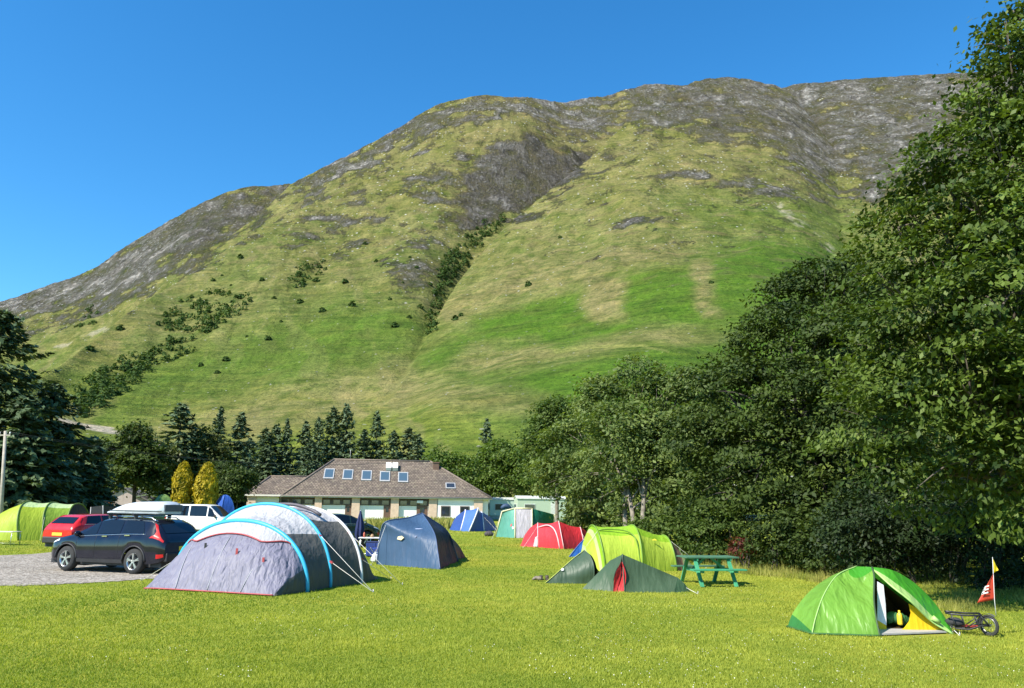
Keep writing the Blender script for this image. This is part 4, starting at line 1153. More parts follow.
# ---------------------------------------------------------------- big grey family tent
def family_tent():
    C_ = Vector((-.905, .425, 0)).normalized(); A_ = Vector((-C_.y, C_.x, 0)) * -1; A_ = Vector((.425, .905, 0)).normalized()
    R1 = gp(307, 592); R2 = gp(330, 587.5) ; R3 = gp(361, 583.5); RE = gp(381, 578.5)
    W1, W2, W3 = 4.25, 4.4, 4.2
    fl = lambda p: on(p.x, p.y, .01)
    L1, L2, L3 = fl(R1 + C_ * W1), fl(R2 + C_ * W2), fl(R3 + C_ * W3)
    t = Tent('big grey and white tunnel tent with cyan air poles beside the dark car', (R1 + L3) / 2 * 1.0)
    t.root.location.z = t.o.z = float(gz(t.o.x, t.o.y))
    N = 41
    a1 = arch(R1, L1, 1.56, N, 2.12); a2 = arch(R2, L2, 1.96, N, 2.1, A_ * .05); a3 = arch(R3, L3, 1.90, N, 2.2, A_ * -.05)
    lav = fabric('tent_grey_lavender', (.185, .178, .235), .10, .55, .9)
    wht = fabric('tent_white_cloth', (.43, .425, .435), .14, .5, .6)
    drk = fabric('tent_dark_grey', (.088, .088, .080), .10, .55, .5)
    rfg = fabric('tent_roof_grey', (.20, .19, .21), .05, .6, .4)
    cyan = simple('cyan_pole_sleeve', (.035, .36, .56), .45, var=.05)
    pale = simple('pale_pole_sleeve', (.62, .62, .64), .5, var=.04)
    red = simple('red_trim', (.36, .055, .06), .6)
    grn = fabric('mud_skirt_dark', (.035, .042, .040), .02, .6)
    cen = (R2 + L2) / 2 + Vector((0, 0, .9))
    # front wall from the first pole down to the pegged edge
    FR, FLp = gp(273, 596.5), gp(144, 589.5)
    n = 14; base = line(FR, FLp, N)
    # the base line turns the corner back to both feet
    base = [fl(R1.lerp(FR, min(1, k / 4))) if k < 4 else (fl(FLp.lerp(L1, min(1, (k - (N - 5)) / 4))) if k > N - 5 else fl(FR.lerp(FLp, (k - 4) / (N - 9)))) for k in range(N)]
    rows = tri(a1, base, N, n); rows = [[p + Vector((0, -.18, .12)) * (math.sin(math.pi * i / n) * math.sin(math.pi * j / (N - 1)) ** .7) for j, p in enumerate(r)] for i, r in enumerate(rows)]
    # white upper band above a scalloped red piping, dark return at the right-hand corner
    lim = lambda f: (.29 - .05 * abs(math.sin((f - .30) * 8))) * float(sstep(.22, .36, f)) * float(1 - sstep(.66, .80, f))
    zero = lambda f: 0.0; one = lambda f: 1.0
    fw = t.skin('front_wall', sub(rows, lim, one, n, 0), [lav, drk], lambda i, j: 1 if j < 4 else 0, .018)
    t.skin('white_band', sub(rows, zero, lim, 5, 0), [wht], None, .010)
    pip = [sub(rows, lim, lim, 1, 0)[0][j] + Vector((-.01, -.03, .012)) for j in range(int(N * .2), int(N * .84))]
    t.sleeve(pip, red, .018, 'red_piping')
    for a, b, w in ((.30, .9, 2), (.50, .95, 3), (.70, .9, 2)):           # door zips
        j = int(a * N); t.sleeve([rows[i][j] + Vector((-.005, -.014, .004)) for i in range(4, n + 1)], simple('zip_grey', (.36, .36, .38), .6), .008, 'zip')
    for j, i in ((int(.27 * N), 7), (int(.43 * N), 7), (int(.6 * N), 6)):
        mb = MB(); p = rows[i][j]; mb.box(p + Vector((-.01, -.03, 0)), (.05, .02, .16)); t.part(mb, 'door_toggle', red if i != 6 else BLK)
    mb = MB(); mb.tube([p + Vector((0, -.01, .02)) for p in base[4:-4]], .016, n=5); t.part(mb, 'ground_strip', red)
    # bays between the poles: white over the top, dark low down
    k = 12
    rows = saddle(tri(a1, a2, N, k), cen, .10)
    e = lambda u: .30 - .085 * u
    t.skin('roof_panel', sub(rows, e, lambda u: 1 - e(u), 26), [wht], None, .016)
    t.skin('side_panel', sub(rows, zero, e, 9), [drk], None, .012); t.skin('side_panel', sub(rows, lambda u: 1 - e(u), one, 9), [drk], None, .012)
    rows = saddle(tri(a2, a3, N, k), cen + A_ * 1.2, .09)
    e1 = lambda u: .315 - .02 * u; e2 = lambda u: .42; e3 = lambda u: .62; e4 = lambda u: .70
    for nm, lo, hi, m in (('side_panel', zero, e1, drk), ('roof_panel', e1, e2, wht), ('roof_panel', e2, e3, rfg), ('roof_panel', e3, e4, wht), ('side_panel', e4, one, drk)):
        t.skin(nm, sub(rows, lo, hi, 10), [m], None, .012)
    # rolled porch hood with a dark lip over the second bay
    vis = [a2[j] * .45 + a3[j] * .55 + Vector((0, 0, .05)) for j in range(13, 25)]; t.sleeve(vis, simple('hood_lip', (.085, .075, .085), .6), .045, 'hood_lip')
    # sleeping end slopes to the ground
    RE = fl(RE); LE = fl(RE + C_ * 3.9); eb = line(RE, LE, N)
    rows = tri(a3, eb, N, 12); rows = [[p + (A_ * .32 + Vector((0, 0, .24))) * math.sin(math.pi * i / 12) * math.sin(math.pi * j / (N - 1)) ** .6 for j, p in enumerate(r)] for i, r in enumerate(rows)]
    t.skin('sleeping_end', rows, [drk, rfg], lambda i, j: 1 if .38 < j / (N - 2) < .6 and i < 5 else 0, .016)
    for a, m, r in ((a1, cyan, .052), (a2, cyan, .042), (a3, pale, .04)): t.sleeve([p + (p - cen).normalized() * .02 for p in a], m, r, 'air_pole')
    # guy ropes
    t.guy(a2[9], gp(373.5, 592.5), red); t.guy(a2[4], gp(373, 592), red); t.guy(a3[9], gp(402.5, 585), red); t.guy(a3[4], gp(391, 579), red)
    t.guy(a1[-6], gp(141, 581)); t.guy(rows[0][-5], gp(152, 576.5))
    t.guy(t_front(a1, 24), gp(226, 593.5), red); t.guy(t_front(a1, 15), gp(263, 594), red)
def t_front(a, j): return a[j] + Vector((-.02, -.1, -.35))
family_tent()

# ---------------------------------------------------------------- navy dome tent
def navy_dome():
    Nn, Rr, Ll = gp(440, 569.5), gp(458, 561.5), gp(377, 564.5); Bk = Ll + Rr - Nn; Bk = on(Bk.x, Bk.y)
    cen = (Nn + Rr + Ll + Bk) / 4
    t = Tent('navy blue dome tent standing alone in front of the white block', cen)
    top = ap(422, 513.3, cen.y); top2 = ap(411, 517.5, cen.y - .1)
    blu = fabric('tent_navy', (.040, .082, .152), .12, .5, .32); dk = fabric('tent_navy_shaded', (.020, .036, .075), .08, .5, .4)  # second navy: same cloth, darkened in colour for walls turned from the sun
    pol = simple('navy_pole_sleeve', (.05, .085, .17), .5); wz = simple('logo_cream', (.62, .55, .36), .6); lt = simple('pale_blue_print', (.42, .48, .66), .6)
    N = 21
    def leg(foot, bulge=.34):
        d = foot - top; m = top + d * .5 + Vector((0, 0, .25)) + Vector((d.x, d.y, 0)) * .16
        m2 = top + d * .8 + Vector((d.x, d.y, 0)) * .07 + Vector((0, 0, .17)); return smooth_path([top, m, m2, foot], N)
    lN, lR, lB = leg(Nn), leg(Rr), leg(Bk)
    sh = ap(387, 521.5, Ll.y - .1); lL = smooth_path([top, ap(408, 518, cen.y - .3), sh, ap(381, 532, Ll.y), Ll], N)
    t.skin('front_wall', saddle(tri(lL, lN, N, 14), cen, .06), [blu], wr=.02)
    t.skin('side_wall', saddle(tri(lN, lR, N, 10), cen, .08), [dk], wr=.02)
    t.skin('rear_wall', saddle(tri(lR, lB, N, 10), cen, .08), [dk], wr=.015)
    t.skin('left_wall', saddle(tri(lB, lL, N, 10), cen, .06), [blu], wr=.015)
    for l in (lN, lR, lB, lL): t.sleeve([p + (p - cen).normalized() * .008 for p in l], pol, .022)
    # small rear porch showing past the right side
    pk = ap(443, 530.5, Rr.y + 1.6); f1 = on(*(ap(466, 553, Rr.y + 2.2).xy)); f2 = on(Rr.x - .2, Rr.y + .4)
    c1 = smooth_path([top.lerp(pk, .85), pk, f1.lerp(pk, .45) + Vector((.06, 0, .08)), f1], N); c2 = smooth_path([top.lerp(pk, .7), lR[8], lR[14], f2], N)
    t.skin('porch', tri(c2, c1, N, 6), [dk], wr=.01)
    # badge and print on the front
    fr = saddle(tri(lL, lN, N, 14), cen, .06)
    for nm, px, py, w, h, m in (('badge', 401, 538, .30, .15, wz), ('print', 419, 529.5, .28, .045, lt), ('print', 416, 537, .07, .09, pol)):
        decal(t, fr, px, py, [(a * w, b * h) for a, b in ((-.5, -.3), (.1, -.5), (.5, .1), (.15, .5), (-.4, .3))], m, nm, .02)
    t.guy(lL[10], gp(371, 566)); t.guy(lN[10], gp(430, 574)) if False else None
    wf = simple('pale_bedding', (.62, .64, .68), .8)
    return t
navy_dome()

# ---------------------------------------------------------------- generic tunnel tent lying across the view
def tunnel(label, feet, mats_fn, sleeve, colours, ends, wr=.015, N=25, sleeve_r=.028, p=2.3, sag=.07):
    """feet: list of (near foot, far foot, height, lean)"""
    cen = sum((f[0] + f[1] for f in feet), Vector()) / (2 * len(feet))
    t = Tent(label, on(cen.x, cen.y)); t.hoops = [arch(f[0], f[1], f[2], N, p, f[3] if len(f) > 3 else Vector()) for f in feet]
    for k, (a, b) in enumerate(zip(t.hoops[:-1], t.hoops[1:])):
        c0 = (feet[k][0] + feet[k][1] + feet[k + 1][0] + feet[k + 1][1]) / 4 + Vector((0, 0, .3))
        t.skin('flysheet_panel', saddle(tri(a, b, N, 10), c0, sag), colours, mats_fn(k, N), wr)
    for h in t.hoops: t.sleeve([q + Vector((0, 0, .006)) for q in h], sleeve, sleeve_r)
    for side, foot, spread, m in ends:
        h = t.hoops[0] if side == 0 else t.hoops[-1]
        e0, e1 = spread; b = line(on(e0.x, e0.y), on(e1.x, e1.y), N)
        r = tri(h, b, N, 9); out = (b[N // 2] - h[N // 2]); out.z = 0
        r = [[q + (out * .16 + Vector((0, 0, .10))) * math.sin(math.pi * i / 9) * math.sin(math.pi * j / (N - 1)) for j, q in enumerate(rr)] for i, rr in enumerate(r)]
        t.skin('end_panel', r, m, foot, wr)
    return t

def lime_tunnel():
    lime = fabric('tent_lime', (.52, .66, .075), .28, .5, .3, (.65, .8, .10)); lime2 = fabric('tent_lime_green', (.30, .52, .030), .25, .5, .3, (.4, .7, .04))
    pale = fabric('tent_pale_lime', (.58, .66, .30), .25, .5, .4); grn = simple('green_sleeve', (.13, .24, .02), .5)
    mesh = fabric('tent_brown_mesh', (.27, .15, .10), .1, .8, .3); yel = simple('yellow_mark', (.75, .62, .03), .5)
    F = [gp(606, 573), gp(643, 572.5), gp(677, 571)]; D = Vector((-.16, 1, 0)); H = (1.42, 1.44, 1.10)
    feet = [(F[0], on(*(F[0] + D * 2.1).xy), H[0], Vector((-.14, 0, 0))), (F[1], on(*(F[1] + D * 2.1).xy), H[1]), (F[2], on(*(F[2] + D * 1.8).xy), H[2], Vector((-.10, 0, 0)))]
    E0a, E0b = gp(580, 569.5), gp(580, 563)
    def mf(k, N): return lambda i, j: 1 if .30 < j / (N - 2) < .72 else 0
    t = tunnel('bright lime green tunnel tent behind two dark green tents', feet, mf, grn, [lime, lime2],
               [(0, lambda i, j: 2 if i % 4 == 1 or i > 6 else (1 if i < 2 else 0), (E0a, E0b), [lime, lime2, pale])])
    # low tail at the right, brown mesh flap and pale strip
    h = t.hoops[-1]; tip0, tip1 = gp(697, 570), gp(693, 566)
    b = line(tip0, tip1, 25); r = tri(h, b, 25, 8)
    t.skin('tail_panel', r, [lime, mesh, pale], lambda i, j: (1 if i < 3 else 2) if j < 9 else 0, .01)
    # door piping on the side: an arch between the first two hoops
    a, c = t.hoops[0], t.hoops[1]; N = 25
    def S(k, f): i = min(int(f), N - 2); q = a[i].lerp(a[i + 1], f - i).lerp(c[i].lerp(c[i + 1], f - i), k); return q + Vector((0, -.035, .01))
    t.sleeve(smooth_path([S(.04, 8.4), S(.4, 8.6), S(.75, 7.6), S(.9, 5), S(.95, 0)], 18), grn, .02, 'door_piping')
    mb = MB(); q = t.hoops[1][6].lerp(t.hoops[2][6], .45) + Vector((0, -.04, .03)); mb.prism([q + Vector((-.08, 0, 0)), q + Vector((.09, 0, .0)), q + Vector((0, .02, .05))], (0, -.015, 0)); t.part(mb, 'printed_mark', yel)
    t.guy(t.hoops[2][8], gp(706, 569)); t.guy(t.hoops[0][8], gp(571, 566))
    # blue dome end of a tent just behind
    blu = fabric('tent_bright_blue', (.035, .15, .52), .2, .5, .5); b0 = gp(569, 557); b1 = gp(604, 557)
    u = Tent('bright blue tent mostly hidden behind the lime green tunnel tent', on((b0.x + b1.x) / 2, b0.y + 1))
    tp = ap(597, 529.5, b0.y + .6); bk = on(b0.x + 1.2, b0.y + 2.2)
    l0 = smooth_path([tp, ap(582, 541.5, b0.y + .3), b0], 15); l1 = smooth_path([tp, tp.lerp(b1, .5) + Vector((.2, 0, .15)), b1], 15); l2 = smooth_path([tp, tp.lerp(bk, .5) + Vector((0, .2, .15)), bk], 15)
    for nm, p, q in (('front_wall', l0, l1), ('left_wall', l2, l0), ('rear_wall', l1, l2)): u.skin(nm, tri(p, q, 15, 8), [blu], wr=.012)
    for l in (l0, l1, l2): u.sleeve(l, simple('blue_sleeve', (.02, .09, .33), .5), .02)
lime_tunnel()

def red_tunnel():
    red = fabric('tent_red', (.60, .045, .060), .22, .5, .45, (.8, .08, .08)); red2 = fabric('tent_red_deep', (.60, .035, .048), .28, .5, .45); pk = simple('pink_tape', (.72, .42, .44), .6)
    whs = simple('white_panel', (.72, .68, .68), .6)
    F = [gp(538, 547.3), gp(564, 549.3), gp(585, 548.5)]; D = Vector((.05, 1, 0))
    feet = [(F[0], on(*(F[0] + D * 2.3).xy), 1.18, Vector((-.03, 0, 0))), (F[1], on(*(F[1] + D * 2.4).xy), 1.30, Vector((-.25, 0, 0))), (F[2], on(*(F[2] + D * 2.0).xy), 1.0, Vector((-.2, 0, 0)))]
    t = tunnel('red tunnel tent with pale pink piping between the teal tent and lime tent', feet, lambda k, N: (lambda i, j: 1 if k == 1 else 0), pk, [red, red2],
               [(0, lambda i, j: 0, (gp(519.5, 546.3), gp(524, 541)), [red]), (1, lambda i, j: 0, (gp(594, 548), gp(594, 543)), [red2])], sleeve_r=.022)
    a, c = t.hoops[0], t.hoops[1]; N = 25
    S = lambda k, f: a[int(f)].lerp(c[int(f)], k) + Vector((0, -.03, .01))
    t.sleeve(smooth_path([S(.04, 7), S(.45, 8), S(.72, 6), S(.82, 3), S(.84, 0)], 16), pk, .032, 'door_piping')
    q = F[0]; mb = MB(); p0 = q + Vector((-.24, -.02, .04)); mb.prism([p0, p0 + Vector((.2, -.0, 0)), p0 + Vector((.2, .05, .5)), p0 + Vector((.10, .05, .45))], (0, -.012, 0)); t.part(mb, 'white_flap', whs)
    t.guy(t.hoops[0][8], gp(523, 548)); t.guy(t.hoops[2][6], gp(592, 551))
red_tunnel()

def lime_far_left():
    g1 = fabric('tent_apple_green', (.36, .46, .035), .25, .5, .35, (.45, .6, .04)); g2 = fabric('tent_apple_pale', (.46, .60, .28), .2, .5, .4); g3 = fabric('tent_apple_deep', (.22, .34, .035), .2, .5, .35)
    yl = fabric('tent_yellow_green', (.42, .47, .05), .25, .5, .4); dk = simple('dark_green_sleeve', (.10, .17, .02), .5); blk = fabric('tent_black_porch', (.02, .02, .022), .02, .6, .3)
    F = [on(*(ap(p, 505, y).xy)) for p, y in ((23, 43.0), (48, 43.7), (71, 44.4))]; D = Vector((-.05, 1, 0))
    feet = [(F[0], on(*(F[0] + D * 3.1).xy), 2.02, Vector((-.55, 0, 0))), (F[1], on(*(F[1] + D * 3.1).xy), 2.0, Vector((-.5, 0, 0))), (F[2], on(*(F[2] + D * 3.0).xy), 1.95, Vector((-.35, 0, 0)))]
    def mf(k, N): return lambda i, j: 1 if .33 < j / (N - 2) < .70 else (2 if k == 1 else 0)
    e0, e1 = on(*(ap(-22, 505, 43).xy)), on(*(ap(-20, 505, 46).xy))
    t = tunnel('apple green tunnel tent under the big spruce, pale green along its roof', feet, mf, dk, [g1, g2, g3], [(0, lambda i, j: 1 if i > 5 else 0, (e0, e1), [g1, yl])], sleeve_r=.04)
    h = t.hoops[-1]; tp = on(*(ap(86, 505, 45).xy)); r = tri(h, line(tp, tp + Vector((-.3, 1.5, 0)), 25), 25, 7); t.skin('porch', r, [blk], wr=.01)
    t.guy(t.hoops[0][8], gp(4, 540)); t.guy(t.hoops[1][8], gp(40, 541))
lime_far_left()

# ---------------------------------------------------------------- far blue tunnel, teal and grey cabin tent
def far_blue():
    bl = fabric('tent_royal_blue', (.035, .085, .30), .15, .5, .45); b2 = fabric('tent_royal_blue_light', (.075, .16, .42), .15, .5, .45); pk = simple('pale_lilac_tape', (.60, .58, .66), .6); wh = fabric('tent_white_top', (.72, .72, .74), .15, .5, .3)
    F = [gp(460.5, 531), gp(469, 531.6), gp(484, 531.3)]; D = Vector((-.1, 1, 0))
    feet = [(F[0], on(*(F[0] + D * 3.0).xy), 1.62, Vector((.42, 0, 0))), (F[1], on(*(F[1] + D * 3.0).xy), 1.78, Vector((.75, 0, 0))), (F[2], on(*(F[2] + D * 2.6).xy), 1.50, Vector((-.15, 0, 0)))]
    def mf(k, N): return lambda i, j: (2 if k == 1 and .38 < j / (N - 2) < .66 else (1 if k == 0 else 0))
    t = tunnel('royal blue tunnel tent with pale arched tapes at the right end of the white block', feet, mf, pk, [bl, b2, wh],
               [(0, lambda i, j: 0, (gp(449, 530), gp(452, 526)), [bl]), (1, lambda i, j: 0, (gp(497, 530), gp(496, 526)), [bl])], sleeve_r=.05)
    t.guy(t.hoops[2][7], gp(499, 533))
far_blue()

def teal_tent():
    te = fabric('tent_teal', (.10, .30, .235), .15, .5, .5); te2 = fabric('tent_teal_dark', (.012, .155, .105), .1, .5, .4); gr = fabric('tent_pale_grey', (.42, .40, .44), .15, .5, .4)
    ye = simple('cream_pole_sleeve', (.60, .57, .36), .5); redm = simple('red_print', (.55, .07, .08), .6); whm = simple('white_print', (.74, .74, .72), .6); blu = fabric('tent_dark_blue_roof', (.03, .06, .12), .05, .6)
    Y = gp(505, 537.5).y
    P = lambda px, py, dy=0: ap(px, py, Y + dy)
    G = lambda px, py: gp(px, py)
    g = [G(495.5, 536.8), G(515, 538.0), G(532, 538.0), G(553, 536.8)]
    t = Tent('teal and grey cabin tent with cream poles behind the red tent', on(*(P(522, 520, 1.2).xy)))
    tl, t1, t2, t3 = P(502, 511.5, .5), P(515, 508.2, .25), P(532, 508.5, .25), P(554.5, 514.5, .8)
    n = 12
    t.skin('front_left_panel', tri(line(tl, g[0], n), line(t1, g[1], n), n, 8), [te], wr=.015)
    t.skin('front_centre_panel', tri(line(t1, g[1], n), line(t2, g[2], n), n, 8), [gr], wr=.012)
    lo2, lo3 = t2.lerp(g[2], .98), t3.lerp(g[3], .96)
    t.skin('front_right_panel', tri(line(t2, lo2, n), line(t3, lo3, n), n, 8), [te2], wr=.015)
    bk = [p + Vector((0, 2.6, -.25)) for p in (tl, t1, t2, t3)]
    t.skin('roof_panel', tri([tl, t1, t2, t3], bk, 4, 5), [te2, gr], lambda i, j: 1 if j == 1 else 0, 0)
    bg = [on(p.x, p.y + 2.6) for p in g]
    t.skin('rear_wall', tri(bk, bg, 4, 5), [te2], wr=0)
    t.skin('side_wall', tri([tl, g[0]], [bk[0], bg[0]], 2, 5), [te], wr=0); t.skin('side_wall', tri([t3, g[3]], [bk[3], bg[3]], 2, 5), [te2], wr=0)
    for a, b in ((tl, g[0]), (t1, g[1]), (t2, g[2]), (t3, g[3]), (tl, t1), (t1, t2)): t.sleeve([a + Vector((0, -.02, 0)), b + Vector((0, -.02, 0))], ye, .045)
    r0, r1 = P(501, 508.5, 1.2), P(511, 508.5, 1.2); mb = MB(); mb.tube(smooth_path([r0, r0.lerp(r1, .5) + Vector((0, 0, .16)), r1 + Vector((0, 0, .02))], 8), [.08, .14, .16, .17, .17, .16, .12, .07], n=8); t.part(mb, 'rolled_cover', blu)
    def flat(name, pts, m):
        mb = MB(); mb.prism([P(x, y, -.0) + Vector((0, -.16, 0)) for x, y in pts], (0, -.012, 0)); t.part(mb, name, m)
    def fonp(name, pts, m, A, B, C):
        nn = (B - A).cross(C - A).normalized(); nn = -nn if nn.y > 0 else nn
        mb = MB(); mb.prism([plane_hit(x, y, A + nn * .03, nn) for x, y in pts], nn * .012); t.part(mb, name, m)
    fonp('printed_mark', [(506.5, 520), (509.5, 519), (512.3, 521.5), (512, 526), (508.5, 527), (506.8, 524)], redm, t1, g[1], g[0])
    fonp('printed_mark', [(505, 514), (506.3, 514.4), (507.6, 518), (506.6, 518.2)], whm, t1, g[1], g[0])
    fonp('printed_mark', [(512.2, 526.8), (513.6, 526.6), (513.6, 529), (512.4, 529)], whm, t1, g[1], g[0])
    fonp('round_badge', [(542.5 + 1.8 * math.cos(a), 521.5 + 1.5 * math.sin(a)) for a in np.linspace(0, 2 * math.pi, 13)[:-1]], whm, t2, lo2, lo3)
    t.guy(tl, gp(492, 539)); t.guy(t3, gp(560, 540))
teal_tent()

# ---------------------------------------------------------------- two small dark green tents
def dark_green_hoop():
    gg = fabric('tent_forest_green', (.052, .088, .052), .10, .5, .28); dk = fabric('tent_inside_shade', (.010, .013, .011), .02, .7); tr = simple('lime_line', (.45, .50, .12), .6); lg = simple('grey_logo', (.50, .54, .55), .6)
    fl, fr = gp(545, 583.3), gp(594, 584.0); bk = on(*(ap(604, 578, fl.y + 2.0).xy)); pk = ap(584, 550.5, fl.y + .55)
    t = Tent('small dark green hooped tent with open black doorway, nearest the blue tent', on(*((fl + fr) / 2).xy))
    n = 15
    hoopn = smooth_path([pk, ap(590, 556, fl.y + .2), ap(593.8, 567, fl.y - .02), fr], n)
    far = on(pk.x + .2, pk.y + 1.1); hoopf = smooth_path([pk, pk.lerp(far, .5) + Vector((-.1, .25, .12)), far], n)
    l0 = smooth_path([pk, ap(571, 560.5, fl.y + .35), ap(556, 574, fl.y + .1), fl], n); 
    t.skin('left_panel', saddle(tri(l0, hoopn, n, 9), fl.lerp(fr, .5), .05), [gg], wr=.02)
    t.skin('rear_panel', tri(hoopf, l0, n, 6), [gg], wr=.012)
    tail = smooth_path([pk, pk.lerp(bk, .5) + Vector((0, 0, -.02)), bk], n)
    t.skin('tail_panel', tri(tail, hoopf, n, 6), [gg, dk], lambda i, j: 1 if i < 4 else 0, wr=.01)  # first rows coloured black for the shade inside the opening
    mid = [p + Vector((.10, .22, -.05)) for p in hoopn]; mid[-1] = on(mid[-1].x, mid[-1].y)
    t.skin('doorway', tri(mid, tail, n, 5), [dk], wr=.004)  # black sheet standing for the shaded inside of the tent
    t.sleeve(hoopn, simple('forest_sleeve', (.05, .08, .05), .5), .018)
    t.sleeve([p + Vector((0, -.015, .01)) for p in l0], tr, .008, 'seam_tape')
    decal(t, saddle(tri(l0, hoopn, n, 9), fl.lerp(fr, .5), .05), 562.5, 570, [(-.045, -.02), (0, -.045), (.045, -.02), (.03, .04), (-.03, .05)], lg, 'badge', .012)
    # pile of loose kit at the left corner
    return t
dark_green_hoop()

def dark_green_ridge():
    gg = fabric('tent_olive_green', (.052, .090, .048), .10, .5, .25); dk = fabric('tent_olive_deep', (.035, .075, .036), .08, .5, .5); rd = fabric('tent_red_door', (.52, .030, .035), .3, .6, .7, (.8, .05, .05)); blk = fabric('tent_inside_shade', (.010, .013, .011), .02, .7)
    fl, fm, fr = gp(582, 589.0), gp(624.5, 592.6), gp(690.5, 592.0); Y = fm.y
    pk = ap(622.5, 554.3, Y + .35); rl = ap(610, 560.6, Y + .85)
    t = Tent('low dark green ridge tent with red inner door showing', on(*((fl + fr) / 2).xy))
    n = 15
    s1 = ap(677.5, 577.5, Y + .42); m1 = gp(674, 592.6)
    ridge = line(pk, s1, n); 
    dl, dr = gp(613, 591.6), gp(624, 592.4)
    door_top = ap(621, 561.5, Y + .20)
    # left triangle, slit door, long right wall
    t.skin('left_panel', saddle(tri(line(rl, fl, n), [pk.lerp(door_top, min(1, k / 3)) if k < 4 else door_top.lerp(dl, (k - 3) / (n - 4)) for k in range(n)], n, 8), fm + Vector((0, 1, 0)), .03), [gg], wr=.02)
    t.skin('right_panel', saddle(tri(line(pk, fm, n), line(s1, m1, n), n, 10), fm + Vector((.5, 1.2, 0)), .06), [gg], wr=.02)
    t.skin('foot_panel', tri(line(s1, m1, n), line(s1.lerp(fr, .55) + Vector((0, 0, .05)), fr, n), n, 5), [dk], wr=.012)
    bkm = on(pk.x - .1, pk.y + 1.1); bkr = on(fr.x - .3, fr.y + .8)
    t.skin('rear_wall', tri([rl, pk, s1, fr], [on(fl.x + .6, fl.y + .9), bkm, on(s1.x, s1.y + .8), bkr], 4, 5), [dk], wr=0)
    # red fabric doors gathered at each side of a dark slit
    A = smooth_path([door_top, ap(615, 575, Y + .12), dl], n); B = smooth_path([door_top + Vector((.01, .02, 0)), ap(620.5, 577, Y + .20), gp(616.5, 591.8)], n); Cc = smooth_path([door_top + Vector((.02, .01, -.02)), ap(622.5, 570, Y + .22), ap(619.8, 580, Y + .25), gp(617.5, 592)], n); Dd = smooth_path([door_top + Vector((.03, 0, 0)), ap(626.0, 575, Y + .10), dr], n)
    t.skin('red_door', tri(A, B, n, 6), [rd], wr=.03); t.skin('red_door', tri(Cc, Dd, n, 6), [rd], wr=.03)
    t.skin('doorway', tri([p + Vector((0, .12, 0)) for p in A], [p + Vector((0, .12, 0)) for p in Dd], n, 4), [blk], wr=0)  # black sheet behind the doors, painting the shade inside
    t.sleeve([p + Vector((0, -.01, .01)) for p in line(pk, fm, n)], simple('forest_sleeve', (.05, .08, .05), .5), .012)
    t.guy(fr + Vector((-.1, 0, .1)), gp(698, 594))
dark_green_ridge()

